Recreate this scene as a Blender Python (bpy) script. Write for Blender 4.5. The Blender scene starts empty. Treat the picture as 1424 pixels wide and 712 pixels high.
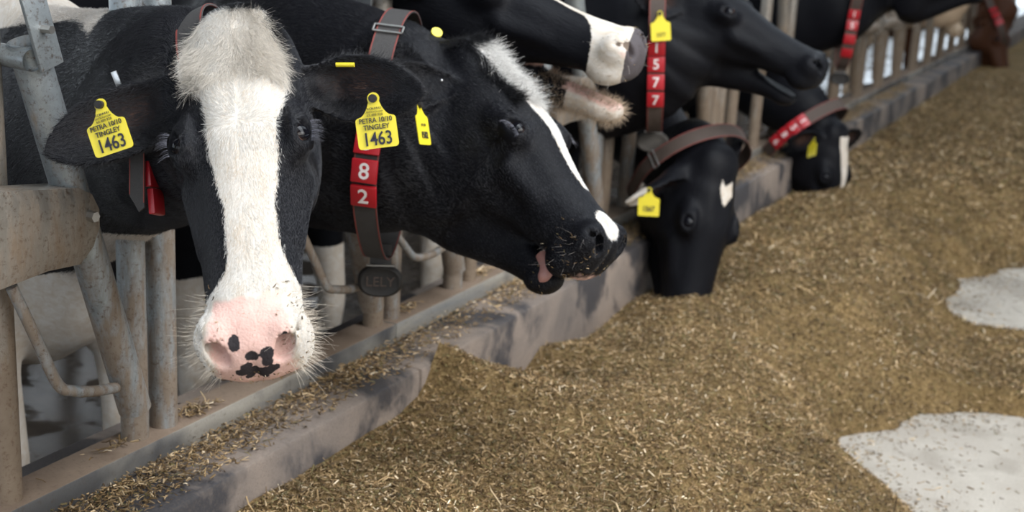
import bpy, math, random
import numpy as np
from mathutils import Vector, Matrix

# ------------------------------------------------------------------ camera, light, exposure
SC = bpy.context.scene
COL = SC.collection
FPX, CW, CH = 1750.0, 1424.0, 712.0
PITCH, YAW, ROLL, CAMZ = math.radians(14.9), math.radians(25.5), math.radians(3.2), 1.45
cam_data = bpy.data.cameras.new('camera')
cam_data.sensor_width = 36.0
cam_data.lens = 36.0 * FPX / CW
cam_data.clip_start = 0.05
cam_data.clip_end = 200
cam_data.dof.use_dof = True
cam_data.dof.focus_distance = 1.93
cam_data.dof.aperture_fstop = 4.4
cam = bpy.data.objects.new('camera', cam_data)
cam.location = (0, 0, CAMZ)
cam.rotation_euler = (Matrix.Rotation(YAW, 3, 'Z') @ Matrix.Rotation(math.pi / 2 - PITCH, 3, 'X') @ Matrix.Rotation(ROLL, 3, 'Z')).to_euler()
COL.objects.link(cam)
SC.camera = cam

SC.view_settings.view_transform = 'Standard'
SC.view_settings.look = 'None'
SC.view_settings.gamma = 1.0
SC.view_settings.use_curve_mapping = False
SC.view_settings.exposure = 0.32
SC.cycles.max_bounces = 6
SC.cycles.diffuse_bounces = 3
SC.cycles.glossy_bounces = 3

world = bpy.data.worlds.new('overcast_sky')
SC.world = world
world.use_nodes = True
bg = world.node_tree.nodes['Background']
bg.inputs['Color'].default_value = (0.80, 0.90, 1.0, 1)
bg.inputs['Strength'].default_value = 1.8


def area_light(name, loc, target, sx, sy, power, color):
    d = bpy.data.lights.new(name, 'AREA')
    d.shape = 'RECTANGLE'
    d.size, d.size_y = sx, sy
    d.energy = power
    d.color = color
    o = bpy.data.objects.new(name, d)
    o.location = loc
    v = Vector(target) - Vector(loc)
    o.rotation_euler = v.to_track_quat('-Z', 'Y').to_euler()
    COL.objects.link(o)
    return o


area_light('daylight_side_opening', (3.6, 0.9, 3.9), (-1.2, 2.1, 0.8), 6.0, 2.2, 250, (1.0, 0.965, 0.92))
area_light('daylight_roof_panel', (0.3, 2.4, 4.9), (-0.9, 2.6, 0.0), 2.0, 8.0, 300, (0.90, 0.95, 1.0))
area_light('daylight_far_side', (-9.6, 6.0, 2.2), (-3.0, 5.5, 0.2), 14.0, 2.0, 150, (0.86, 0.93, 1.0))

# camera axes (only used to place things at measured distances)
_cp, _sp, _cy, _sy = math.cos(PITCH), math.sin(PITCH), math.cos(YAW), math.sin(YAW)
CR = np.array([_cy, _sy, 0.0])
CF = np.array([-_sy * _cp, _cy * _cp, -_sp])
CU = np.cross(CR, CF)
CR, CU = math.cos(ROLL) * CR + math.sin(ROLL) * CU, math.cos(ROLL) * CU - math.sin(ROLL) * CR
C0 = np.array([0, 0, CAMZ])


def P(px, py, d):
    return C0 + CF * d + CR * ((px - CW / 2) / FPX * d) + CU * ((CH / 2 - py) / FPX * d)


def D(r, u, t):
    "direction from right / up / towards-the-viewer components"
    v = CR * r + CU * u - CF * t
    return v / np.linalg.norm(v)


# ------------------------------------------------------------------ tagging helpers
def tag(o, label=None, cat=None, group=None, kind=None):
    if label: o['label'] = label
    if cat: o['category'] = cat
    if group: o['group'] = group
    if kind: o['kind'] = kind
    return o


def empty(name, loc=(0, 0, 0)):
    o = bpy.data.objects.new(name, None)
    o.location = loc
    o.empty_display_size = 0.05
    COL.objects.link(o)
    return o


def link(name, me, mat=None, parent=None):
    o = bpy.data.objects.new(name, me)
    if mat: me.materials.append(mat)
    COL.objects.link(o)
    if parent is not None:
        o.parent = parent
        o.matrix_parent_inverse = Matrix.Translation(-Vector(parent.location)) if parent.rotation_euler[:] == (0, 0, 0) else parent.matrix_world.inverted()
    return o


def mesh_np(name, V, F, smooth=True):
    "F: (m,4) or (m,3) int array"
    me = bpy.data.meshes.new(name)
    V = np.ascontiguousarray(V, dtype=np.float32)
    F = np.ascontiguousarray(F, dtype=np.int32)
    n = F.shape[1]
    me.vertices.add(len(V)); me.vertices.foreach_set('co', V.ravel())
    me.loops.add(F.size); me.loops.foreach_set('vertex_index', F.ravel())
    me.polygons.add(len(F))
    me.polygons.foreach_set('loop_start', np.arange(0, F.size, n, dtype=np.int32))
    me.polygons.foreach_set('use_smooth', np.full(len(F), smooth))
    me.update(calc_edges=True)
    me.validate()
    return me


class MB:
    "collects simple shapes into one mesh"
    def __init__(s):
        s.v = []; s.f = []; s.n = 0

    def add(s, V, F):
        V = np.asarray(V, float)
        s.v.append(V)
        for f in F: s.f.append([i + s.n for i in f])
        s.n += len(V)
        return s

    def box(s, c, size, R=None, bev=0.0):
        hx, hy, hz = [a / 2 for a in size]
        if bev <= 0:
            V = np.array([[x, y, z] for x in (-hx, hx) for y in (-hy, hy) for z in (-hz, hz)])
            F = [(0, 1, 3, 2), (4, 6, 7, 5), (0, 4, 5, 1), (2, 3, 7, 6), (0, 2, 6, 4), (1, 5, 7, 3)]
        else:
            import bmesh
            bm = bmesh.new()
            bmesh.ops.create_cube(bm, size=1)
            bmesh.ops.scale(bm, vec=size, verts=bm.verts)
            bmesh.ops.bevel(bm, geom=bm.edges[:], offset=bev, segments=2, affect='EDGES', profile=0.5)
            bm.verts.index_update()
            V = np.array([v.co[:] for v in bm.verts]); F = [[v.index for v in f.verts] for f in bm.faces]
            bm.free()
        if R is not None: V = V @ np.asarray(R).T
        return s.add(V + np.asarray(c), F)

    def tube(s, pts, r, seg=20, cap=True, r2=None):
        "swept circle (radius r, or list) along pts; r2 flattens the binormal"
        pts = np.asarray(pts, float)
        n = len(pts)
        rr = np.full(n, r) if np.isscalar(r) else np.asarray(r, float)
        T = np.gradient(pts, axis=0) if n > 2 else np.repeat((pts[1] - pts[0])[None], 2, 0)
        T /= np.linalg.norm(T, axis=1)[:, None]
        a = np.array([0, 0, 1.0]) if abs(T[0][2]) < 0.9 else np.array([1.0, 0, 0])
        V = []
        u = np.cross(T[0], a); u /= np.linalg.norm(u)
        for i in range(n):
            u = u - T[i] * (u @ T[i]); u /= np.linalg.norm(u)
            w = np.cross(T[i], u)
            for k in range(seg):
                an = 2 * math.pi * k / seg
                V.append(pts[i] + rr[i] * (math.cos(an) * u + math.sin(an) * w * (r2 / r if r2 else 1)))
        F = []
        for i in range(n - 1):
            for k in range(seg):
                k2 = (k + 1) % seg
                F.append((i * seg + k, i * seg + k2, (i + 1) * seg + k2, (i + 1) * seg + k))
        if cap:
            F.append(list(range(seg))[::-1]); F.append([(n - 1) * seg + k for k in range(seg)])
        return s.add(V, F)

    def mesh(s, name, smooth=True, angle=35):
        me = bpy.data.meshes.new(name)
        me.from_pydata(np.concatenate(s.v).tolist(), [], s.f)
        me.update()
        if smooth:
            me.polygons.foreach_set('use_smooth', [True] * len(me.polygons))
            me.set_sharp_from_angle(angle=math.radians(angle))
        return me

    def build(s, name, mat, parent=None, smooth=True, angle=35):
        return link(name, s.mesh(name, smooth, angle), mat, parent)


def spline(pts, n=8):
    "Catmull-Rom through rows of pts"
    p = np.asarray(pts, float)
    q = np.vstack([2 * p[0] - p[1], p, 2 * p[-1] - p[-2]])
    out = []
    for i in range(1, len(q) - 2):
        for j in range(n):
            t = j / n
            out.append(0.5 * ((2 * q[i]) + (-q[i-1] + q[i+1]) * t + (2*q[i-1] - 5*q[i] + 4*q[i+1] - q[i+2]) * t*t
                              + (-q[i-1] + 3*q[i] - 3*q[i+1] + q[i+2]) * t**3))
    out.append(p[-1])
    return np.array(out)


# ------------------------------------------------------------------ materials
class NT:
    "small node-tree writer"
    def __init__(s, name):
        s.m = bpy.data.materials.new(name)
        s.m.use_nodes = True
        s.t = s.m.node_tree
        s.b = s.t.nodes['Principled BSDF']

    def n(s, typ, **kw):
        nd = s.t.nodes.new(typ)
        for k, v in kw.items():
            if k in nd.inputs: s.set(nd.inputs[k], v)
            else: setattr(nd, k, v)
        return nd

    def set(s, inp, v):
        if isinstance(v, bpy.types.NodeSocket): s.t.links.new(v, inp)
        elif isinstance(v, bpy.types.Node): s.t.links.new(v.outputs[0], inp)
        else: inp.default_value = v

    def math(s, op, a, b=None, c=None, clamp=False):
        nd = s.t.nodes.new('ShaderNodeMath'); nd.operation = op; nd.use_clamp = clamp
        for i, v in enumerate((a, b, c)):
            if v is not None: s.set(nd.inputs[i], v)
        return nd.outputs[0]

    def mix(s, f, a, b, mode='MIX'):
        nd = s.t.nodes.new('ShaderNodeMix'); nd.data_type = 'RGBA'; nd.blend_type = mode
        s.set(nd.inputs[0], f); s.set(nd.inputs[6], a if not isinstance(a, tuple) else (*a[:3], 1)); s.set(nd.inputs[7], b if not isinstance(b, tuple) else (*b[:3], 1))
        return nd.outputs[2]

    def ramp(s, f, stops):
        nd = s.t.nodes.new('ShaderNodeValToRGB')
        e = nd.color_ramp.elements
        while len(e) < len(stops): e.new(0.5)
        for i, (p, c) in enumerate(stops):
            e[i].position = p
            e[i].color = (*c, 1) if len(c) == 3 else c
        s.set(nd.inputs[0], f)
        return nd.outputs[0]

    def noise(s, vec, scale, detail=4, rough=0.55, dist=0.0):
        nd = s.t.nodes.new('ShaderNodeTexNoise')
        if vec is not None: s.set(nd.inputs['Vector'], vec)
        nd.inputs['Scale'].default_value = scale; nd.inputs['Detail'].default_value = detail
        nd.inputs['Roughness'].default_value = rough; nd.inputs['Distortion'].default_value = dist
        return nd.outputs['Fac']

    def mapping(s, vec, scale=(1, 1, 1), rot=(0, 0, 0), loc=(0, 0, 0)):
        nd = s.t.nodes.new('ShaderNodeMapping')
        s.set(nd.inputs['Vector'], vec); nd.inputs['Scale'].default_value = scale
        nd.inputs['Rotation'].default_value = rot; nd.inputs['Location'].default_value = loc
        return nd.outputs[0]

    def obj(s):
        return s.n('ShaderNodeTexCoord').outputs['Object']

    def geo(s):
        return s.n('ShaderNodeNewGeometry').outputs['Position']

    def attr(s, name, out='Fac'):
        nd = s.t.nodes.new('ShaderNodeAttribute'); nd.attribute_name = name
        return nd.outputs[out]

    def bump(s, h, strength=0.5, dist=0.01, normal=None):
        nd = s.t.nodes.new('ShaderNodeBump')
        s.set(nd.inputs['Height'], h); nd.inputs['Strength'].default_value = strength; nd.inputs['Distance'].default_value = dist
        if normal is not None: s.set(nd.inputs['Normal'], normal)
        return nd.outputs[0]

    def sep(s, vec):
        nd = s.t.nodes.new('ShaderNodeSeparateXYZ'); s.set(nd.inputs[0], vec); return nd.outputs

    def out(s, **kw):
        names = {'color': 'Base Color', 'rough': 'Roughness', 'metal': 'Metallic', 'normal': 'Normal', 'spec': 'Specular IOR Level',
                 'sheen': 'Sheen Weight', 'coat': 'Coat Weight', 'coatrough': 'Coat Roughness', 'sss': 'Subsurface Weight', 'alpha': 'Alpha'}
        for k, v in kw.items():
            if isinstance(v, tuple) and len(v) == 3: v = (*v, 1)
            s.set(s.b.inputs[names[k]], v)
        return s.m


def plain(name, color, rough=0.5, metal=0.0, bump=0.0, scale=200, var=0.15):
    t = NT(name)
    o = t.obj()
    n = t.noise(o, scale, 4)
    c = t.mix(t.math('MULTIPLY', t.noise(o, scale * 0.2, 3), var * 2), color, tuple(a * 0.45 for a in color))
    t.out(color=c, rough=rough, metal=metal)
    if bump: t.out(normal=t.bump(n, bump, 0.002))
    return t.m


def mat_galv(name, dirt=0.5, tint=(0.40, 0.44, 0.46)):
    "weathered galvanised steel: spangle, rust-brown dust, scratches"
    t = NT(name)
    p = t.geo()
    z = t.sep(p)[2]
    vor = t.n('ShaderNodeTexVoronoi', Scale=70.0); t.set(vor.inputs['Vector'], p)
    spang = t.noise(p, 45, 5, 0.6)
    base = t.mix(t.math('MULTIPLY', spang, 0.8), tint, tuple(a * 0.55 for a in tint))
    stre = t.noise(t.mapping(p, (14, 14, 3.5)), 2.2, 6, 0.65)
    low = t.math('MULTIPLY_ADD', z, -0.35, 0.36)
    dm = t.math('MULTIPLY_ADD', t.math('ADD', t.math('SUBTRACT', stre, 0.52), t.math('MULTIPLY', low, dirt)), 4.5, 0.30, clamp=True)
    dustc = t.mix(t.noise(p, 30, 3), (0.13, 0.088, 0.055), (0.24, 0.18, 0.125))
    c = t.mix(t.math('MULTIPLY', dm, 0.9), base, dustc)
    spots = t.ramp(t.noise(p, 110, 6, 0.75), [(0.53, (0, 0, 0)), (0.66, (1, 1, 1))])
    c = t.mix(t.math('MULTIPLY', spots, 0.75), c, (0.10, 0.055, 0.03))
    t.out(color=c, metal=t.math('MULTIPLY_ADD', dm, -0.55, 0.62, clamp=True), rough=t.math('MULTIPLY_ADD', dm, 0.35, 0.40),
          normal=t.bump(t.math('ADD', t.noise(p, 140, 5, 0.7), t.math('MULTIPLY', dm, 0.6)), 0.35, 0.0025))
    return t.m


def mat_beam():
    "hollow steel section: dust lying on the top face, blue grey worn sides with dark smears"
    t = NT('beam_steel')
    g = t.n('ShaderNodeNewGeometry'); p = g.outputs['Position']
    nz = t.sep(g.outputs['Normal'])[2]
    a = t.noise(t.mapping(p, (6, 2.2, 14)), 1.0, 6, 0.6, 0.4)
    side = t.ramp(a, [(0.30, (0.20, 0.21, 0.22)), (0.48, (0.30, 0.28, 0.245)), (0.70, (0.40, 0.37, 0.32))])
    sm = t.ramp(t.noise(t.mapping(p, (1, 2.4, 3), loc=(0, 5.3, 0)), 1.0, 4, 0.5, 0.2), [(0.51, (0, 0, 0)), (0.59, (1, 1, 1))])
    side = t.mix(t.math('MULTIPLY', sm, 0.85), side, (0.055, 0.058, 0.066))
    top = t.mix(t.noise(p, 14, 6, 0.7), (0.13, 0.085, 0.058), (0.27, 0.205, 0.15))
    f = t.math('MULTIPLY_ADD', nz, 1.6, -0.5, clamp=True)
    c = t.mix(f, side, top)
    sp = t.ramp(t.noise(p, 120, 5, 0.75), [(0.55, (0, 0, 0)), (0.68, (1, 1, 1))])
    c = t.mix(t.math('MULTIPLY', sp, 0.5), c, (0.08, 0.055, 0.04))
    t.out(color=c, metal=t.math('MULTIPLY_ADD', f, -0.3, 0.3), rough=t.math('MULTIPLY_ADD', f, 0.4, 0.45), normal=t.bump(t.noise(p, 130, 5, 0.7), 0.4, 0.003))
    return t.m


def mat_concrete(name, c1, c2, stain=(0.07, 0.065, 0.065), amount=0.5, wet=0.0, scale=1.0, thr=0.52):
    t = NT(name)
    p = t.geo()
    a = t.noise(p, 3.2 * scale, 7, 0.62, 0.4)
    c = t.mix(t.ramp(a, [(0.35, (0, 0, 0)), (0.65, (1, 1, 1))]), c1, c2)
    st = t.ramp(t.noise(t.mapping(p, (1, 1.3, 1), loc=(3, 1.7, 0)), 2.3 * scale, 6, 0.6, 0.3), [(thr, (0, 0, 0)), (thr + .08, (1, 1, 1))])
    c = t.mix(t.math('MULTIPLY', st, amount), c, stain)
    g = t.noise(p, 170, 5, 0.75)
    c = t.mix(t.ramp(g, [(0.30, (0.65, 0.65, 0.65)), (0.5, (0, 0, 0))]), c, tuple(x * 0.45 for x in c1))
    r = t.math('MULTIPLY_ADD', st, -0.25 - wet * 0.3, 0.85)
    if wet > 0:
        w = t.ramp(t.noise(p, 4.0, 5, 0.6), [(0.53, (1, 1, 1)), (0.60, (0, 0, 0))])
        r = t.math('MULTIPLY_ADD', w, -0.66, 0.80, clamp=True)
    t.out(color=c, rough=r, normal=t.bump(t.math('ADD', g, t.math('MULTIPLY', a, 3.0)), 0.45 if not wet else 0.06, 0.004))
    return t.m
# ------------------------------------------------------------------ implicit surfaces for the animals
def smin(a, b, k):
    h = np.clip(0.5 + 0.5 * (b - a) / k, 0, 1)
    return b + (a - b) * h - k * h * (1 - h)


def smax(a, b, k):
    return -smin(-a, -b, k)


def ell(p, c, r, R=None):
    q = p - np.asarray(c, np.float32)
    if R is not None: q = q @ np.asarray(R, np.float32)
    r = np.asarray(r, np.float32)
    k0 = np.sqrt(((q / r) ** 2).sum(1)) + 1e-9
    k1 = np.sqrt(((q / (r * r)) ** 2).sum(1)) + 1e-9
    return k0 * (k0 - 1) / k1


def cap(p, a, b, ra, rb):
    a = np.asarray(a, np.float32); b = np.asarray(b, np.float32)
    ab = b - a
    t = np.clip(((p - a) @ ab) / (ab @ ab), 0, 1)
    return np.sqrt(((p - a - t[:, None] * ab) ** 2).sum(1)) - (ra + (rb - ra) * t)


def loft(p, st, c0=0.03, c1=0.03):
    "generalised cylinder along +x; stations: x, top, bottom, half width, width taper to the top, exponent"
    st = np.asarray(st, np.float32)
    x = np.clip(p[:, 0], st[0, 0], st[-1, 0])
    g = lambda i: np.interp(x, SX, SS[:, i])
    S = spline(st, 6); SX = S[:, 0]; SS = S
    top, bot, w, tp, ex = g(1), g(2), g(3), g(4), g(5)
    zc = (top + bot) / 2; h = (top - bot) / 2
    zn = (p[:, 2] - zc) / h
    we = w * (1 - tp * np.clip(zn, -1, 1))
    r = (np.abs(p[:, 1] / we) ** ex + np.abs(zn) ** ex) ** (1 / ex)
    dx = p[:, 0] - x
    c = np.where(dx < 0, c0, c1)
    r = np.sqrt(r * r + (dx / c) ** 2)
    return ((r - 1) * np.minimum(w, h)).astype(np.float32)


HINGE = np.array([0.06, 0, -0.07], np.float32)
UPPER = [(-.05, .070, -.055, .066, .05, 2.2), (.00, .102, -.085, .084, .08, 2.2), (.05, .114, -.105, .094, .10, 2.3), (.10, .118, -.11, .097, .20, 2.3),
         (.16, .112, -.105, .094, .24, 2.25), (.22, .095, -.09, .087, .20, 2.25), (.28, .078, -.074, .079, .16, 2.25), (.34, .066, -.066, .071, .18, 2.25),
         (.40, .058, -.060, .066, .14, 2.3), (.44, .055, -.058, .067, .08, 2.4), (.48, .048, -.058, .068, .02, 2.5), (.505, .032, -.056, .064, .0, 2.5)]
LOWER = [(.06, -.04, -.185, .058, -.05, 2.2), (.11, -.05, -.200, .060, .0, 2.2), (.17, -.05, -.186, .052, .05, 2.2), (.25, -.055, -.158, .042, .0, 2.2),
         (.33, -.058, -.130, .035, -.1, 2.2), (.39, -.058, -.114, .037, -.1, 2.2), (.43, -.058, -.108, .040, -.05, 2.2), (.455, -.060, -.098, .036, 0, 2.2)]


def rotm(axis, ang):
    return np.array(Matrix.Rotation(ang, 3, Vector(axis)))


EYE_Y, EYE_Z = .081, .071


def warp(h, prm):
    "shorter muzzle / deeper jaw for the individual"
    h = h.copy()
    k = prm.get('short', 1.06)
    h[:, 0] = np.where(h[:, 0] > .165, .165 + (h[:, 0] - .165) * k, .165 + (h[:, 0] - .165) / prm.get('crown', 1.0))
    dp = prm.get('deep', 1.0)
    h[:, 2] = np.where(h[:, 2] < 0, h[:, 2] / dp, h[:, 2])
    return h


def head_sdf(h, prm):
    "h: points in head coordinates (x to the nose, z out of the forehead, origin between the ears)"
    h0 = h
    h = warp(h, prm)
    s = h.copy(); s[:, 1] = np.abs(s[:, 1])
    d = loft(h, UPPER, .05, .028)
    # poll, brow, orbit, temple, cheek, crest
    d = smin(d, ell(h, (-.015, 0, .085), (.055, .062, .038)), .03)
    d = smin(d, ell(s, (.155, .076, .060), (.052, .026, .028)), .028)
    d = smin(d, ell(s, (.095, .068, -.075), (.080, .030, .080)), .03)
    d = smin(d, cap(s, (.21, .078, .012), (.31, .058, .0), .016, .010), .03)
    d = smax(d, -ell(s, (.085, .128, .076), (.050, .022, .028)), .03)
    d = smax(d, -ell(s, (.30, .108, .056), (.085, .028, .026)), .035)
    d = smax(d, -ell(s, (.30, .098, -.040), (.08, .024, .020)), .03)
    d = smax(d, -ell(h, (.135, 0, .134), (.06, .030, .018)), .03)
    # nose pad, wings, lips
    d = smin(d, ell(h, (.476, 0, -.004), (.050, .068, .052)), .015)
    d = smin(d, ell(s, (.484, .046, .012), (.040, .032, .038)), .012)
    d = smin(d, ell(s, (.466, .048, -.036), (.046, .031, .032)), .014)
    d = smin(d, ell(h, (.500, 0, -.028), (.028, .045, .026)), .012)
    # lower jaw
    op = prm.get('open', 0.0)
    j = h - HINGE
    c, sn = math.cos(op), math.sin(op)
    j = np.stack([j[:, 0] * c - j[:, 2] * sn, j[:, 1], j[:, 0] * sn + j[:, 2] * c], 1) + HINGE
    j[:, 0] = .06 + (j[:, 0] - .06) / prm.get('jaw', 1.0)
    jd = loft(j, LOWER, .03, .022)
    jd = smin(jd, ell(j, (.43, 0, -.088), (.036, .038, .022)), .012)
    if op > 0.05:
        mouth = ell(j, (.42, 0, -.052), (.075, .027, .014))
        jd = smax(jd, -mouth, .008)
        d = smax(d, -ell(h, (.40, 0, -.064), (.10, .034, .018)), .008)
    kk = np.interp(h[:, 0], [.18, .30, .38], [.045, .03, .006]).astype(np.float32)
    d = smin(d, jd, kk)
    # mouth line
    if op <= 0.05:
        d = smax(d, -cap(s, (.34, .058, -.062), (.480, .044, -.066), .0030, .0032), .006)
    # eye socket: swelling, then lids cut open around the ball
    eo = prm.get('eye_x', 0.165)
    d = smin(d, ell(s, (eo, EYE_Y + .003, EYE_Z - .002), (.034, .022, .025)), .012)
    d = smin(d, cap(s, (eo - .034, EYE_Y - .006, EYE_Z + .023), (eo + .020, EYE_Y - .004, EYE_Z + .021), .003, .002), .010)
    Re = rotm((1, 0, 0), math.radians(42)) @ rotm((0, 1, 0), math.radians(-12))
    d = smax(d, -ell(s, (eo + .002, EYE_Y + .019, EYE_Z + .017), (.0235, .021, .0135), Re), .004)
    # nostrils (comma shaped)
    d = smax(d, -ell(s, (.503, .042, .022), (.034, .0135, .0190), rotm((0, 1, 0), math.radians(20)) @ rotm((1, 0, 0), math.radians(-38))), .007)
    d = smax(d, -cap(s, (.505, .053, .028), (.478, .073, .038), .0080, .003), .006)
    # philtrum
    d = smax(d, -cap(h, (.53, 0, .03), (.535, 0, -.05), .006, .006), .012)
    # skin wrinkles above the eyes
    for i in range(4):
        a = .060 + .014 * i
        d = d + .0016 * np.exp(-((s[:, 0] - (eo - .045 - .012 * i) - .25 * (s[:, 1] - .08)) / .0035) ** 2) * np.exp(-((s[:, 1] - .090) / .03) ** 2) * np.exp(-((s[:, 2] - .085) / .03) ** 2)
    # ears
    for sg, key in ((1, 'ear_l'), (-1, 'ear_r')):
        o, R, L, W = prm[key]
        e = (h0 - np.asarray(o, np.float32)) @ np.asarray(R, np.float32)     # x along ear, y width, z opening
        m = (np.abs(e[:, 0] - L / 2) < L) & (np.abs(e[:, 1]) < .15) & (np.abs(e[:, 2]) < .15)
        if m.any():
            q = e[m]
            u = np.clip(q[:, 0] / L, 0, 1)
            hw = W * np.interp(u, [0, .12, .3, .5, .7, .85, .95, 1.0], [.50, .68, .95, 1.0, .88, .62, .34, .06])
            hw = hw - np.maximum(q[:, 0] - L, 0) - np.maximum(-q[:, 0], 0)
            depth = np.interp(u, [0, .25, .6, 1], [.034, .036, .024, .004])
            yy = q[:, 1] / np.maximum(hw, .01)
            c0 = -depth * (1 - np.clip(yy ** 2, 0, 1.3)) + .006 * np.sin(u * 3.1)
            th = np.interp(u, [0, .3, 1], [.010, .0060, .0048])
            ed = smax(np.abs(q[:, 2] - c0) * .75 - th, np.abs(q[:, 1]) - hw, .008).astype(np.float32)
            ed = smin(ed, ell(q, (-.01, 0, -.022), (.050, .030, .028)), .02)
            d[m] = smin(d[m], ed, .012)
    return d


class Tube:
    "elliptic swept volume through world nodes: x, y, z, r_up, r_side"
    def __init__(s, nodes, hints, n=5, k=0.05):
        nodes = np.asarray(nodes, float)
        hints = np.asarray(hints, float)
        if hints.ndim == 1: hints = np.repeat(hints[None], len(nodes), 0)
        S = spline(np.hstack([nodes, hints]), n)
        s.c, s.r, s.h, s.k = S[:, :3], S[:, 3:5], S[:, 5:8], k
        s.lo = (s.c - s.r.max(1)[:, None]).min(0) - .14
        s.hi = (s.c + s.r.max(1)[:, None]).max(0) + .14

    def __call__(s, p):
        best = np.full(len(p), 9.0, np.float32)
        for i in range(len(s.c) - 1):
            a, b = s.c[i], s.c[i + 1]
            R = s.r[i:i+2].max() + np.linalg.norm(b - a) / 2 + .14
            m = ((p - ((a + b) / 2).astype(np.float32)) ** 2).sum(1) < R * R
            if not m.any(): continue
            q = p[m] - a.astype(np.float32)
            ab = (b - a); L = np.linalg.norm(ab); T = ab / L
            t = np.clip(q @ T / L, 0, 1)
            sd = s.h[i] - T * (s.h[i] @ T); sd /= np.linalg.norm(sd)
            up = np.cross(T, sd)
            q = q - t[:, None] * ab
            ru = s.r[i, 0] + (s.r[i+1, 0] - s.r[i, 0]) * t
            rs = s.r[i, 1] + (s.r[i+1, 1] - s.r[i, 1]) * t
            rm = np.minimum(ru, rs)
            e = np.sqrt((q @ up / ru) ** 2 + (q @ sd / rs) ** 2 + (q @ T / rm) ** 2)
            best[m] = np.minimum(best[m], (e - 1) * rm)
        return best


def grid_axis(lo, hi, flo, fhi, fine, coarse):
    "coordinates: fine steps between flo and fhi, growing outside"
    out = list(np.arange(flo, fhi + fine, fine))
    x, st = out[-1], fine
    while x < hi:
        st = min(st * 1.12, coarse); x += st; out.append(x)
    x, st = out[0], fine; pre = []
    while x > lo:
        st = min(st * 1.12, coarse); x -= st; pre.append(x)
    return np.array(pre[::-1] + out, np.float32)


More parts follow.
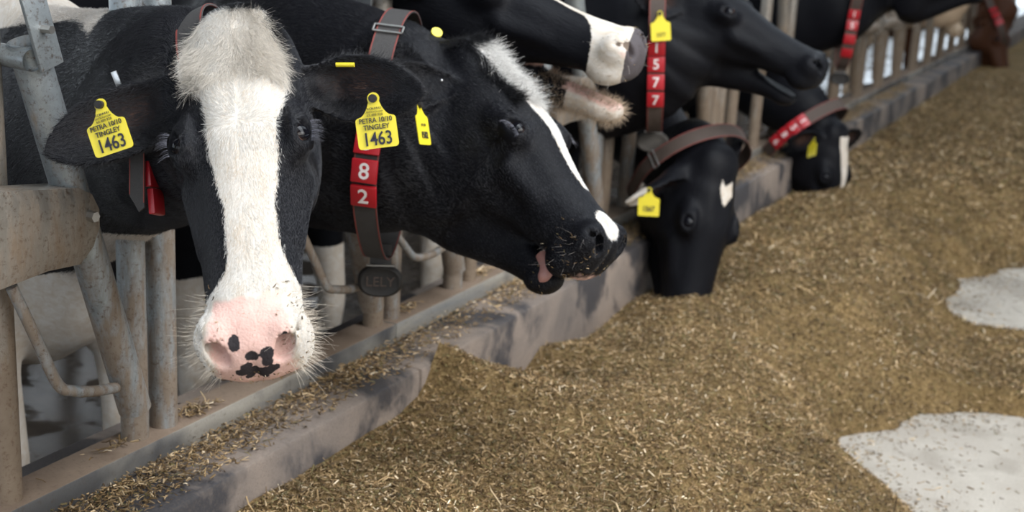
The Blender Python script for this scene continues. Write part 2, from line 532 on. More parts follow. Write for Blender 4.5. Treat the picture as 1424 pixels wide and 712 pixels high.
def surface_nets(f, ax, stride=4):
    ax = [np.concatenate([a, a[-1] + (np.arange((-len(a)) % stride + 1) + 1) * (a[-1] - a[-2])]) for a in ax]
    X, Y, Z = [a.astype(np.float32) for a in ax]
    nx, ny, nz = len(X), len(Y), len(Z)
    cx, cy, cz = X[::stride], Y[::stride], Z[::stride]
    G = np.stack(np.meshgrid(cx, cy, cz, indexing='ij'), -1).reshape(-1, 3)
    c = f(G).reshape(len(cx), len(cy), len(cz))
    dg = np.sqrt(np.diff(cx, append=cx[-1])[:, None, None] ** 2 + np.diff(cy, append=cy[-1])[None, :, None] ** 2 + np.diff(cz, append=cz[-1])[None, None, :] ** 2) * 1.25
    # a coarse block is refined if any corner is near the surface or the sign changes
    sh = (len(cx) - 1, len(cy) - 1, len(cz) - 1)
    mn = np.full(sh, 9., np.float32); sg = np.zeros(sh, int)
    for i in (0, 1):
        for j in (0, 1):
            for k in (0, 1):
                v = c[i:i+sh[0], j:j+sh[1], k:k+sh[2]]
                mn = np.minimum(mn, np.abs(v)); sg += (v < 0)
    act = (mn < dg[:sh[0], :sh[1], :sh[2]]) | ((sg > 0) & (sg < 8))
    V = np.repeat(np.repeat(np.repeat(c[:-1, :-1, :-1], stride, 0), stride, 1), stride, 2)
    V = np.where(np.abs(V) < 1e-3, 1e-3, V)
    V = V[:nx, :ny, :nz]
    nx, ny, nz = V.shape; X, Y, Z = X[:nx], Y[:ny], Z[:nz]
    A = np.repeat(np.repeat(np.repeat(act, stride, 0), stride, 1), stride, 2)[:nx, :ny, :nz]
    I = np.argwhere(A)
    for s0 in range(0, len(I), 400000):
        q = I[s0:s0+400000]
        V[q[:, 0], q[:, 1], q[:, 2]] = f(np.stack([X[q[:, 0]], Y[q[:, 1]], Z[q[:, 2]]], 1))
    S = V < 0
    cnt = np.zeros((nx-1, ny-1, nz-1), np.int8)
    cor = [(i, j, k) for i in (0, 1) for j in (0, 1) for k in (0, 1)]
    for i, j, k in cor: cnt += S[i:i+nx-1, j:j+ny-1, k:k+nz-1]
    C = np.argwhere((cnt > 0) & (cnt < 8))
    vid = np.full(cnt.shape, -1, np.int32); vid[C[:, 0], C[:, 1], C[:, 2]] = np.arange(len(C))
    vals = np.stack([V[C[:, 0]+i, C[:, 1]+j, C[:, 2]+k] for i, j, k in cor], 1)
    pos = np.stack([np.stack([X[C[:, 0]+i], Y[C[:, 1]+j], Z[C[:, 2]+k]], 1) for i, j, k in cor], 1)
    acc = np.zeros((len(C), 3)); n = np.zeros(len(C))
    for a in range(8):
        for b in range(a + 1, 8):
            if sum(abs(cor[a][t] - cor[b][t]) for t in range(3)) != 1: continue
            va, vb = vals[:, a], vals[:, b]
            m = (va < 0) != (vb < 0)
            t = np.where(m, va / np.where(va == vb, 1, va - vb), 0)
            acc += np.where(m[:, None], pos[:, a] + t[:, None] * (pos[:, b] - pos[:, a]), 0); n += m
    P_ = acc / n[:, None]
    quads = []
    for axis in range(3):
        sl0 = [slice(None)] * 3; sl1 = [slice(None)] * 3
        sl0[axis] = slice(0, -1); sl1[axis] = slice(1, None)
        e = S[tuple(sl0)] != S[tuple(sl1)]
        E = np.argwhere(e)
        o1, o2 = [(1, 2), (2, 0), (0, 1)][axis]
        E = E[(E[:, o1] > 0) & (E[:, o2] > 0) & (E[:, o1] < vid.shape[o1]) & (E[:, o2] < vid.shape[o2])]
        def at(d1, d2):
            q = E.copy(); q[:, o1] -= d1; q[:, o2] -= d2
            return vid[q[:, 0], q[:, 1], q[:, 2]]
        Q = np.stack([at(1, 1), at(0, 1), at(0, 0), at(1, 0)], 1)
        inside = S[E[:, 0], E[:, 1], E[:, 2]]
        Q[~inside] = Q[~inside][:, ::-1]
        Q = Q[(Q >= 0).all(1)]
        quads.append(Q)
    F = np.concatenate(quads)
    # keep the largest connected piece
    lab = np.arange(len(P_))
    e = np.concatenate([F[:, [0, 1]], F[:, [1, 2]], F[:, [2, 3]], F[:, [3, 0]]])
    for _ in range(400):
        m = np.minimum(lab[e[:, 0]], lab[e[:, 1]])
        old = lab.copy()
        np.minimum.at(lab, e[:, 0], m); np.minimum.at(lab, e[:, 1], m)
        lab = lab[lab]
        if (old == lab).all(): break
    u, ct = np.unique(lab, return_counts=True)
    if len(u) > 1:
        keep = lab == u[ct.argmax()]
        F = F[keep[F[:, 0]]]
        mp = np.cumsum(keep) - 1
        P_ = P_[keep]; F = mp[F]
    return P_, F


def vnoise(p, scale, seed=0):
    "cheap smooth value noise, -1..1"
    q = p * scale + seed * 17.31
    i = np.floor(q).astype(np.int64); f = q - i; f = f * f * (3 - 2 * f)
    def h(a):
        n = (a[..., 0] * 73856093) ^ (a[..., 1] * 19349663) ^ (a[..., 2] * 83492791) ^ (seed * 1013)
        n = (n ^ (n >> 13)) * 1274126177 & 0x7fffffff
        return (n ^ (n >> 16)) % 65536 / 32768.0 - 1
    r = 0
    for a in (0, 1):
        for b in (0, 1):
            for c in (0, 1):
                w = (f[:, 0] if a else 1 - f[:, 0]) * (f[:, 1] if b else 1 - f[:, 1]) * (f[:, 2] if c else 1 - f[:, 2])
                r = r + w * h(i + np.array([a, b, c]))
    return r
# ------------------------------------------------------------------ coat, eye, skin materials
def mat_coat(name, dark=(0.0035, 0.0036, 0.0048), light=(0.64, 0.595, 0.54), grime=0.25, spotc=(0.034, 0.030, 0.033)):
    t = NT(name)
    hc = t.attr('hc', 'Vector')
    st = t.mapping(hc, (60, 330, 330))
    f1 = t.noise(st, 1.0, 3, 0.6, 0.6)
    f2 = t.noise(t.mapping(hc, (25, 60, 60)), 1.0, 4, 0.6, 0.8)
    w = t.math('ADD', t.attr('white'), t.math('MULTIPLY', t.math('SUBTRACT', f1, 0.5), 0.012))
    wm = t.math('MULTIPLY_ADD', w, 420.0, 0.5, clamp=True)
    pk = t.attr('pink')
    pm = t.math('MULTIPLY_ADD', t.math('ADD', pk, t.math('MULTIPLY', t.math('SUBTRACT', f2, 0.5), 0.02)), 130.0, 0.5, clamp=True)
    sp = t.math('MULTIPLY_ADD', t.math('ADD', t.attr('spot'), t.math('MULTIPLY', t.math('SUBTRACT', t.noise(t.mapping(hc, (200, 200, 200)), 1.0, 3), 0.5), 0.005)), 700.0, 0.5, clamp=True)
    lightc = t.mix(t.ramp(f2, [(0.35, (0, 0, 0)), (0.8, (1, 1, 1))]), light, tuple(a * b for a, b in zip(light, (0.80, 0.70, 0.58))))
    gr = t.ramp(t.noise(t.mapping(hc, (9, 9, 9)), 1.0, 5, 0.6), [(0.5, (0, 0, 0)), (0.75, (1, 1, 1))])
    lightc = t.mix(t.math('MULTIPLY', gr, grime), lightc, (0.36, 0.26, 0.17))
    darkc = t.mix(f1, dark, tuple(a * 2.2 for a in dark))
    dust = t.math('MULTIPLY', t.ramp(t.noise(t.mapping(hc, (420, 420, 420)), 1.0, 2), [(0.74, (0, 0, 0)), (0.80, (1, 1, 1))]), 0.25)
    darkc = t.mix(dust, darkc, (0.20, 0.17, 0.14))
    c = t.mix(wm, darkc, lightc)
    pinkc = t.mix(t.noise(t.mapping(hc, (70, 70, 70)), 1.0, 5, 0.65), (0.62, 0.36, 0.31), (0.78, 0.56, 0.49))
    pinkc = t.mix(t.math('MULTIPLY', t.ramp(t.noise(t.mapping(hc, (260, 260, 260)), 1.0, 2), [(0.62, (0, 0, 0)), (0.72, (1, 1, 1))]), 0.5), pinkc, (0.42, 0.22, 0.15))
    c = t.mix(pm, c, pinkc)
    c = t.mix(t.math('MULTIPLY', t.attr('inner'), t.math('MULTIPLY_ADD', f2, 1.0, 0.1)), c, (0.085, 0.046, 0.034))
    c = t.mix(sp, c, spotc)
    ps = t.math('MAXIMUM', pm, sp)
    peb = t.n('ShaderNodeTexVoronoi', Scale=1.0); t.set(peb.inputs['Vector'], t.mapping(hc, (260, 260, 260)))
    hgt = t.math('ADD', t.math('MULTIPLY', f1, t.math('MULTIPLY_ADD', ps, -0.9, 1.0)), t.math('MULTIPLY', peb.outputs['Distance'], t.math('MULTIPLY', ps, -0.5)))
    hgt = t.math('ADD', hgt, t.math('MULTIPLY', f2, 1.2))
    t.out(color=c, rough=t.math('MULTIPLY_ADD', wm, 0.20, t.math('MULTIPLY_ADD', ps, -0.02, 0.46)), spec=0.11,
          normal=t.bump(hgt, 0.5, 0.0022))
    return t.m


def mat_eye():
    t = NT('eye_globe')
    o = t.obj()
    z = t.sep(o)[2]
    x = t.sep(o)[0]
    iris = t.ramp(t.math('MULTIPLY', z, 50.0), [(0.56, (0.48, 0.31, 0.27)), (0.62, (0.14, 0.075, 0.055)), (0.67, (0.012, 0.008, 0.007)), (0.86, (0.004, 0.004, 0.006))])
    t.out(color=iris, rough=0.10, spec=0.16, coat=0.06, coatrough=0.02)
    return t.m


M = {}
M['coat'] = mat_coat('holstein_coat')
M['grey_nosed_coat'] = mat_coat('grey_nosed_coat', spotc=(.085, .074, .078))
M['brown_coat'] = mat_coat('brown_coat', dark=(0.040, 0.016, 0.008), light=(0.62, 0.50, 0.40))
M['cream_coat'] = mat_coat('cream_coat', dark=(0.30, 0.22, 0.15), light=(0.60, 0.48, 0.36))
M['eye'] = mat_eye()
M['yellow'] = plain('yellow_tag_plastic', (0.80, 0.66, 0.035), 0.38, bump=0.1, scale=90, var=0.10)
M['ink'] = plain('tag_ink', (0.016, 0.016, 0.035), 0.6, var=0.3)
M['faint_ink'] = plain('worn_tag_ink', (0.20, 0.17, 0.03), 0.6, var=0.3)
M['red'] = plain('red_number_block', (0.42, 0.012, 0.020), 0.36, bump=0.1, scale=120, var=0.18)
M['digit'] = plain('white_digit', (0.80, 0.74, 0.72), 0.5, var=0.15)
M['strap'] = plain('grey_webbing', (0.060, 0.056, 0.055), 0.7, bump=0.6, scale=700, var=0.35)
M['brown_strap'] = plain('brown_webbing', (0.085, 0.060, 0.048), 0.7, bump=0.6, scale=700, var=0.35)
M['piping'] = plain('red_strap_edge', (0.26, 0.055, 0.045), 0.7, var=0.3)
M['steel'] = plain('buckle_steel', (0.50, 0.49, 0.47), 0.32, 0.9, var=0.3)
M['rubber'] = plain('black_rubber', (0.018, 0.015, 0.013), 0.62, bump=0.5, scale=150, var=0.4)
M['dusty_rubber'] = plain('dusty_rubber', (0.15, 0.135, 0.12), 0.8, bump=0.8, scale=150, var=0.5)
M['silver_clip'] = plain('metal_ear_clip', (0.60, 0.60, 0.60), 0.3, 0.9)
M['tongue'] = plain('tongue_skin', (0.45, 0.22, 0.19), 0.4, bump=0.5, scale=300)
M['galv'] = mat_galv('galvanised_tube', 1.1)
M['galv_brown'] = mat_galv('dusty_galvanised_tube', 1.7, (0.34, 0.31, 0.27))
M['beam'] = mat_beam()


def mat_hair():
    t = NT('coat_hair')
    t.out(color=t.attr('hcol', 'Color'), rough=0.38, spec=0.45)
    return t.m


M['hair'] = mat_hair()


def hairs(name, root, direc, length, width, color, parent, curl=0.0, npts=4, seed=1, droop=None):
    "hair strands: root (n,3), direc (n,3) unit, length (n,), color (n,3)"
    n = len(root)
    if n == 0: return None
    rng = np.random.default_rng(seed)
    cu = bpy.data.hair_curves.new(name)
    cu.add_curves([npts] * n)
    tt = np.linspace(0, 1, npts)
    P_ = np.zeros((n, npts, 3), np.float32)
    j = rng.normal(0, 1, (n, 3)) * curl
    for i, t in enumerate(tt):
        P_[:, i] = root + direc * (length * t)[:, None] + j * (length * t * t)[:, None]
        if droop is not None: P_[:, i] += np.asarray(droop) * (length * t * t)[:, None]
    cu.attributes['position'].data.foreach_set('vector', P_.reshape(-1, 3).ravel())
    ra = cu.attributes.get('radius') or cu.attributes.new('radius', 'FLOAT', 'POINT')
    r = np.repeat((width / 2)[:, None] if not np.isscalar(width) else np.full((n, 1), width / 2), npts, 1) * (1 - 0.75 * tt)[None]
    ra.data.foreach_set('value', r.astype(np.float32).ravel())
    ca = cu.attributes.new('hcol', 'FLOAT_COLOR', 'CURVE')
    ca.data.foreach_set('color', np.hstack([color, np.ones((n, 1))]).astype(np.float32).ravel())
    return link(name, cu, M['hair'], parent)


# ------------------------------------------------------------------ signed distance to a polygon (positive inside)
def poly_sd(p, poly):
    poly = np.asarray(poly, float)
    n = len(poly)
    d = np.full(len(p), 1e9); ins = np.zeros(len(p), bool)
    for i in range(n):
        a, b = poly[i], poly[(i + 1) % n]
        e = b - a; w = p - a
        t = np.clip((w @ e) / (e @ e), 0, 1)
        d = np.minimum(d, np.sqrt(((w - t[:, None] * e) ** 2).sum(1)))
        c = ((a[1] > p[:, 1]) != (b[1] > p[:, 1]))
        with np.errstate(divide='ignore', invalid='ignore'):
            xs = (b[0] - a[0]) * (p[:, 1] - a[1]) / (b[1] - a[1]) + a[0]
        ins ^= c & (p[:, 0] < xs)
    return np.where(ins, d, -d)


# ------------------------------------------------------------------ the cow
FLOOR = -0.10


def ear(side, root=(.012, .082, .045), out=(-.05, 1.0, -.10), face=(.55, -.1, .75), L=.195, W=.056):
    "ear frame in head coordinates for the left ear; mirrored for the right"
    o = np.array(root, float); x = np.array(out, float); z = np.array(face, float)
    x /= np.linalg.norm(x); z -= x * (z @ x); z /= np.linalg.norm(z)
    if side < 0:
        o = o * [1, -1, 1]; x = x * [1, -1, 1]; z = z * [1, -1, 1]
    y = np.cross(z, x)
    return (o, np.stack([x, y, z], 1), L, W)


def make_cow(name, label, group, E, f, up, scale, neck, front, heading, prm, paint, mat, fine=.007, coarse=.03, fur=0, legs=True, seed=1, body_scale=1.0):
    """E: point between the eyes; f: direction to the nose; up: out of the forehead; neck: world nodes from the head to the shoulders
    front: x, y of the shoulders; heading: angle of the body; paint(V, H, B) -> white, pink, spot"""
    f = np.asarray(f, float); f /= np.linalg.norm(f)
    up = np.asarray(up, float); up = up - f * (up @ f); up /= np.linalg.norm(up)
    R = np.stack([f, np.cross(up, f), up], 1)          # columns: head x, y, z in the world
    O = np.asarray(E, float) - R @ np.array([.165, 0, .06]) * scale
    O32, R32 = O.astype(np.float32), R.astype(np.float32)
    h2w = lambda q: O + (np.asarray(q, float) * scale) @ R.T
    for key, sd in (('ear_l', 1), ('ear_r', -1)):
        if key not in prm: prm[key] = ear(sd)
    ch, sh = math.cos(heading), math.sin(heading)
    fr = np.array([front[0], front[1], FLOOR])
    bs = body_scale
    b2w = lambda x, y, z: fr + np.array([x * ch - y * sh, x * sh + y * ch, z]) * bs
    left = np.array([-sh, ch, 0.0])
    hy = R[:, 1]
    # neck
    nodes = [[*h2w((.035, 0, -.010)), .098 * scale, .078 * scale], [*h2w((-.045, 0, -.035)), .112 * scale, .082 * scale]]
    hints = [hy, hy]
    k = len(neck)
    for i, nd in enumerate(neck):
        nodes.append(list(nd))
        hh = hy * (1 - (i + 1) / (k + 1)) + left * ((i + 1) / (k + 1)); hints.append(hh)
    nodes.append([*b2w(-.05, 0, 1.04), .29 * bs, .165 * bs]); hints.append(left)
    nodes.append([*b2w(-.30, 0, 1.02), .31 * bs, .22 * bs]); hints.append(left)
    parts = [(Tube(nodes, hints, 6), .05)]
    tr = [(.12, .84, .26, .13), (-.02, .90, .39, .21), (-.22, .96, .41, .27), (-.55, .96, .41, .33), (-.95, .96, .395, .345),
          (-1.3, 1.0, .35, .31), (-1.52, 1.08, .27, .26), (-1.66, 1.12, .17, .17)]
    parts.append((Tube([[*b2w(x, 0, z), a * bs, b * bs] for x, z, a, b in tr], left, 4), .08))
    for s in (1, -1):
        parts.append((Tube([[*b2w(x, s * y, z), a * bs, b * bs] for x, y, z, a, b in
                            [(-.10, .15, 1.02, .20, .07), (-.02, .17, .80, .12, .075), (.0, .165, .62, .075, .06), (.03, .15, .40, .048, .046), (.03, .15, .35, .048, .048),
                             (.02, .15, .22, .034, .032), (.03, .15, .12, .040, .038), (.055, .15, .05, .048, .046), (.07, .15, .03, .056, .05)]], left, 4), .05))
        parts.append((Tube([[*b2w(x, s * y, z), a * bs, b * bs] for x, y, z, a, b in
                            [(-1.45, .15, 1.08, .20, .12), (-1.36, .18, .84, .16, .09), (-1.42, .17, .66, .085, .06), (-1.55, .16, .52, .055, .042), (-1.54, .15, .42, .042, .036),
                             (-1.48, .15, .22, .034, .032), (-1.46, .15, .12, .040, .038), (-1.43, .15, .05, .048, .046), (-1.41, .15, .03, .056, .05)]], left, 4), .05))
    parts.append((Tube([[*b2w(x, 0, z), a * bs, b * bs] for x, z, a, b in [(-1.15, .60, .06, .07), (-1.25, .60, .12, .14), (-1.40, .66, .10, .11)]], left, 3), .05))
    parts.append((Tube([[*b2w(x, 0, z), a * bs, a * bs] for x, z, a in [(-1.66, 1.30, .05), (-1.76, 1.20, .030), (-1.79, .95, .024), (-1.78, .65, .022), (-1.77, .45, .040), (-1.77, .30, .020)]], left, 3), .02))

    def sdf(p):
        d = np.full(len(p), 9.0, np.float32)
        for T, kk in parts:
            m = ((p > T.lo) & (p < T.hi)).all(1)
            if m.any(): d[m] = smin(d[m], T(p[m]), kk)
        hd = ((p - O32) ** 2).sum(1) < (.78 * scale) ** 2
        if hd.any():
            H = ((p[hd] - O32) @ R32) / scale
            d[hd] = smin(d[hd], head_sdf(H, prm) * scale, .035)
        d = smax(d, (FLOOR - p[:, 2]).astype(np.float32), .01)
        return d

    hb = h2w([(x, y, z) for x in (-.06, .55) for y in (-.12, .12) for z in (-.24, .13)])
    el = h2w([prm[k][0] + prm[k][1][:, 0] * prm[k][2] * 1.02 for k in ('ear_l', 'ear_r')])
    hb = np.vstack([hb, el]); flo, fhi = hb.min(0) - .02, hb.max(0) + .02
    allc = np.vstack([np.array([T.lo for T, _ in parts]), np.array([T.hi for T, _ in parts]), hb])
    lo, hi = allc.min(0), allc.max(0); lo[2] = FLOOR - .03
    lo += .08; hi -= .08; lo = np.minimum(lo, flo); hi = np.maximum(hi, fhi); lo[2] = FLOOR - .03
    V, F = surface_nets(sdf, [grid_axis(lo[i], hi[i], flo[i], fhi[i], fine, coarse) for i in range(3)])
    me = mesh_np(name, V - fr, F)
    H = warp((V - O) @ R / scale, prm)
    B = np.stack([(V - fr) @ np.array([ch, sh, 0]), (V - fr) @ left, V[:, 2] - FLOOR], 1) / bs
    white, pink, spot = paint(V, H, B)
    inner = np.zeros(len(V))
    for key in ('ear_l', 'ear_r'):
        eo, eR, eL, eW = prm[key]
        e = (H - eo) @ eR
        inner = np.maximum(inner, np.clip(1.3 - np.sqrt(((e[:, 0] - eL * .45) / (eL * .28)) ** 2 + (e[:, 1] / (eW * .5)) ** 2), 0, 1) * (np.abs(e[:, 2] + .015) < .03) * (e[:, 0] > .02))
    at = me.attributes.new('inner', 'FLOAT', 'POINT'); at.data.foreach_set('value', inner.astype(np.float32))
    for nm, a in (('white', white), ('pink', pink), ('spot', spot)):
        at = me.attributes.new(nm, 'FLOAT', 'POINT'); at.data.foreach_set('value', np.asarray(a, np.float32))
    at = me.attributes.new('hc', 'FLOAT_VECTOR', 'POINT'); at.data.foreach_set('vector', H.astype(np.float32).ravel())
    o = bpy.data.objects.new(name, me)
    me.materials.append(mat)
    o.location = fr
    COL.objects.link(o)
    tag(o, label, 'cow', group)
    # eyes
    ex = prm.get('eye_x', .165)
    for s in (1, -1):
        bmv = sphere_mesh(.0205 * scale)
        e = bpy.data.objects.new('eye', bmv)
        bmv.materials.append(M['eye'])
        yaw_ = prm.get('gaze', {}).get(s, 0.0)
        zax = R @ np.array([.02 + yaw_, s * .74, .60]); zax /= np.linalg.norm(zax)
        xax = R[:, 0] - zax * (R[:, 0] @ zax); xax /= np.linalg.norm(xax)
        Mx = Matrix(np.stack([xax, np.cross(zax, xax), zax], 1).tolist()).to_4x4()
        Mx.translation = Vector(h2w((ex + .002, s * EYE_Y, EYE_Z)))
        COL.objects.link(e)
        e.parent = o; e.matrix_parent_inverse = Matrix.Translation(-Vector(fr))
        e.matrix_basis = Mx
    return o, dict(O=O, R=R, s=scale, h2w=h2w, V=V, F=F, H=H, B=B, white=white, pink=pink, spot=spot, fr=fr, me=me)


def sphere_mesh(r, nu=32, nv=20):
    V = [(0, 0, r)]
    for j in range(1, nv):
        th = math.pi * j / nv
        V += [(r * math.sin(th) * math.cos(2 * math.pi * i / nu), r * math.sin(th) * math.sin(2 * math.pi * i / nu), r * math.cos(th)) for i in range(nu)]
    V.append((0, 0, -r))
    F = [(0, 1 + i, 1 + (i + 1) % nu) for i in range(nu)]
    for j in range(nv - 2):
        a = 1 + j * nu
        F += [(a + i, a + nu + i, a + nu + (i + 1) % nu, a + (i + 1) % nu) for i in range(nu)]
    a = 1 + (nv - 2) * nu
    F += [(a + i, a + nu, a + (i + 1) % nu) for i in range(nu)]
    me = bpy.data.meshes.new('ball'); me.from_pydata(V, [], F); me.update()
    me.polygons.foreach_set('use_smooth', [True] * len(me.polygons))
    return me
# ------------------------------------------------------------------ the barn: floors, low wall, outer walls
M['alley'] = mat_concrete('feed_alley_concrete', (0.50, 0.46, 0.40), (0.38, 0.34, 0.29), stain=(0.27, 0.235, 0.19), amount=0.5)
M['curb'] = mat_concrete('feed_wall_concrete', (0.27, 0.215, 0.175), (0.15, 0.125, 0.11), stain=(0.030, 0.031, 0.038), amount=0.9, scale=1.1, thr=0.47)
M['stall_floor'] = mat_concrete('wet_stall_concrete', (0.16, 0.125, 0.095), (0.09, 0.072, 0.058), stain=(0.06, 0.05, 0.04), amount=0.6, wet=1.0)
M['wallmat'] = mat_concrete('barn_wall_boards', (0.10, 0.09, 0.08), (0.05, 0.045, 0.04), amount=0.3)


def struct(name, mb, mat):
    o = mb.build(name, mat)
    o['kind'] = 'structure'
    return o


struct('floor', MB().box((6.4, 14, -0.15), (16.0, 50, 0.30)), M['alley'])
struct('trim_1', MB().box((-5.8, 14, -0.15), (8.4, 50, 0.10)), M['stall_floor'])['label'] = 'wet concrete stall floor behind the fence'
cm = MB()
for y0, y1, dz in [(-2.0, 2.42, 0.0), (2.42, 4.9, -0.004), (4.9, 9.6, 0.003), (9.6, 15.0, 0.0), (15.0, 24.0, 0.0)]:
    cm.box((-1.545, (y0 + y1) / 2, 0.165 + dz / 2), (0.35, y1 - y0 - 0.006, 0.53 + dz), bev=0.012)
struct('trim_2', cm, M['curb'])['label'] = 'low concrete wall between feed alley and cows'
struct('trim_3', MB().box((-5.3, 14, .42), (.14, 50, 1.0), bev=.01), M['wallmat'])['label'] = 'added low dark wall screening the bright stall floor beyond'  # added wall, blocks the bright reflections on the far stall floor
struct('wall_left', MB().box((-10.1, 14, 0.30), (0.2, 50, 1.0)).box((-10.1, 14, 4.0), (0.2, 50, 2.0)), M['wallmat'])
struct('wall_right', MB().box((9.0, 14, 1.1), (0.2, 50, 2.2)).box((9.0, 14, 4.2), (0.2, 50, 1.8)), M['wallmat'])
struct('wall_back', MB().box((3.6, 30, 2.4), (11.0, 0.2, 5.2)).box((-6.1, 30, 4.3), (8.4, 0.2, 1.4)).box((-9.9, 30, 1.7), (.4, .2, 3.8)), M['wallmat'])
struct('ceiling', MB().box((-5.6, 14, 5.05), (9.2, 50, 0.1)).box((5.2, 14, 5.05), (8.0, 50, 0.1)), M['wallmat'])


# ------------------------------------------------------------------ feed
def feed_edge(y):
    return np.interp(y, [-1, 1.5, 2.6, 3.05, 3.25, 3.48, 3.68, 3.95, 4.12, 4.26, 4.85, 4.95, 5.12, 5.4, 5.7, 6.1, 6.45, 6.9, 30],
                     [-.05, -.12, -.18, -.26, -.36, -.55, -.56, -.44, -.24, .35, .40, -.32, -.50, -.54, -.53, -.42, -.16, .50, .6])


def feed_height(x, y):
    p = np.stack([x, y, x * 0], 1)
    xe = feed_edge(y) + 0.05 * vnoise(p, 5.0, 3) + 0.025 * vnoise(p, 17.0, 4)
    s = (x + 1.37) / (xe + 1.37)
    H = np.interp(y, [-1, 2.3, 2.5, 2.9, 4.0, 5.0, 8, 30], [.36, .36, .39, .33, .31, .33, .32, .28])
    prof = np.interp(s, [0, .12, .28, .5, .75, .92, 1.0, 1.04], [.95, .97, 1.0, .88, .50, .16, .02, -.06])
    # where the cows have eaten close to the wall the pile dips
    dip = np.interp(y, [0, 1.2, 2.30, 2.42, 2.50, 2.68, 2.90, 3.1, 3.4, 3.85, 5, 6, 9, 30], [.0, .0, -.005, .0, .09, .02, -.10, -.02, -.09, -.06, -.03, -.05, -.02, 0])
    h = H * prof + dip * np.clip(1 - s / .30, 0, 1) ** 1.2
    tongue = np.interp(y, [4.05, 4.25, 4.85, 5.0], [0, 1, 1, 0]) * np.clip((x + .75) / .35, 0, 1)
    h = np.where(tongue > 0, h * (1 - tongue) + tongue * np.minimum(h, .035 + .02 * vnoise(p, 9, 9)), h)
    amp = np.clip(s, .3, 1) * np.clip((1.02 - s) * 5, 0, 1)
    h = h + amp * (.050 * vnoise(p, 2.3, 1) + .030 * vnoise(p, 6.0, 2) + .015 * vnoise(p, 16, 5) + .010 * np.abs(vnoise(p, 34, 6)) + .007 * vnoise(p, 80, 7))
    return h


def mat_feed():
    t = NT('chopped_feed')
    p = t.geo()
    big = t.noise(p, 2.2, 4, 0.6)
    n1 = t.noise(p, 55, 6, 0.75, 0.6)
    n2 = t.noise(t.mapping(p, (90, 340, 200), rot=(0, 0, 0.6)), 1.0, 3, 0.6, 0.5)
    n3 = t.noise(t.mapping(p, (330, 80, 200), rot=(0, 0, -0.4)), 1.0, 3, 0.6, 0.5)
    f = t.math('ADD', t.math('MULTIPLY', n1, 0.5), t.math('MULTIPLY', t.math('MAXIMUM', n2, n3), 0.5))
    c = t.ramp(f, [(0.36, (0.050, 0.030, 0.012)), (0.50, (0.195, 0.125, 0.053)), (0.58, (0.33, 0.225, 0.10)), (0.70, (0.54, 0.42, 0.24))])
    c = t.mix(t.ramp(big, [(0.4, (0, 0, 0)), (0.65, (0.5, 0.5, 0.5))]), c, (0.10, 0.068, 0.026))
    t.out(color=c, rough=0.85, spec=0.2, normal=t.bump(f, 1.0, 0.012))
    return t.m


def mat_bits():
    t = NT('straw_bits')
    t.out(color=t.attr('bit', 'Color'), rough=0.6, spec=0.3)
    return t.m


M['feed'] = mat_feed(); M['bits'] = mat_bits()
ys = [-0.6]
while ys[-1] < 24: ys.append(ys[-1] + (0.011 if 1.4 < ys[-1] < 3.6 else (0.02 if ys[-1] < 6 else 0.05)))
ys = np.array(ys); xs = np.linspace(-1.372, 0.95, 210)
YY, XX = np.meshgrid(ys, xs, indexing='ij')
hz = feed_height(XX.ravel(), YY.ravel())
Vf = np.stack([XX.ravel(), YY.ravel(), hz], 1)
ii = np.arange(len(ys) - 1)[:, None] * len(xs) + np.arange(len(xs) - 1)[None]
Ff = np.stack([ii, ii + 1, ii + 1 + len(xs), ii + len(xs)], -1).reshape(-1, 4)
Ff = Ff[(hz[Ff] > -0.01).any(1)]
used = np.unique(Ff); mp = np.zeros(len(Vf), int); mp[used] = np.arange(len(used))
feed = link('feed_pile', mesh_np('feed_pile', Vf[used], mp[Ff]), M['feed'])
tag(feed, 'long brown heap of chopped feed along the low concrete wall', 'cattle feed', kind='stuff')

BITS = np.array([1.08, 1.0, 1.02]) * np.array([(.065, .042, .018), (.13, .085, .036), (.21, .145, .064), (.30, .215, .100), (.40, .30, .155), (.55, .44, .26), (.74, .66, .46), (.17, .145, .055), (.11, .10, .042)])
BW = np.array([.17, .19, .18, .14, .10, .062, .022, .08, .065]); BW /= BW.sum()


def scatter(name, pts, length, width, tilt, mat, seed, parent=None, bw=BW):
    "three-sided slivers lying at the given points"
    rng = np.random.default_rng(seed); n = len(pts)
    az = rng.uniform(0, 2 * math.pi, n); el = rng.normal(0, tilt, n)
    d = np.stack([np.cos(az) * np.cos(el), np.sin(az) * np.cos(el), np.sin(el)], 1)
    s = np.cross(d, rng.normal(0, .5, (n, 3)) + [0, 0, 1]); s /= np.linalg.norm(s, axis=1)[:, None]
    u = np.cross(s, d)
    L = (length / 2)[:, None]; W = (width / 2)[:, None]
    bend = u * (rng.normal(0, .10, n)[:, None] * L)
    V = np.stack([pts - d * L - s * W, pts - d * L + s * W, pts - d * L + u * W * .7, pts + bend * 2 - s * W, pts + bend * 2 + s * W, pts + bend * 2 + u * W * .9,
                  pts + d * L - s * W * .7, pts + d * L + s * W * .7, pts + d * L + u * W * .4], 1).reshape(-1, 3)
    b = np.arange(n)[:, None] * 9
    q = []
    for o in (0, 3):
        for a, c in ((0, 1), (1, 2), (2, 0)): q.append(b + np.array([[o + a, o + c, o + 3 + c, o + 3 + a]]))
    me = mesh_np(name, V, np.concatenate(q), smooth=False)
    col = BITS[rng.choice(len(BITS), n, p=bw)] * rng.uniform(.65, 1.25, (n, 1))
    col = col * (1 + .32 * vnoise(pts, 14, 3) + .22 * vnoise(pts, 4, 4))[:, None]
    ca = me.attributes.new('bit', 'FLOAT_COLOR', 'POINT')
    ca.data.foreach_set('color', np.repeat(np.hstack([col, np.ones((n, 1))]), 9, 0).astype(np.float32).ravel())
    return link(name, me, mat, parent)


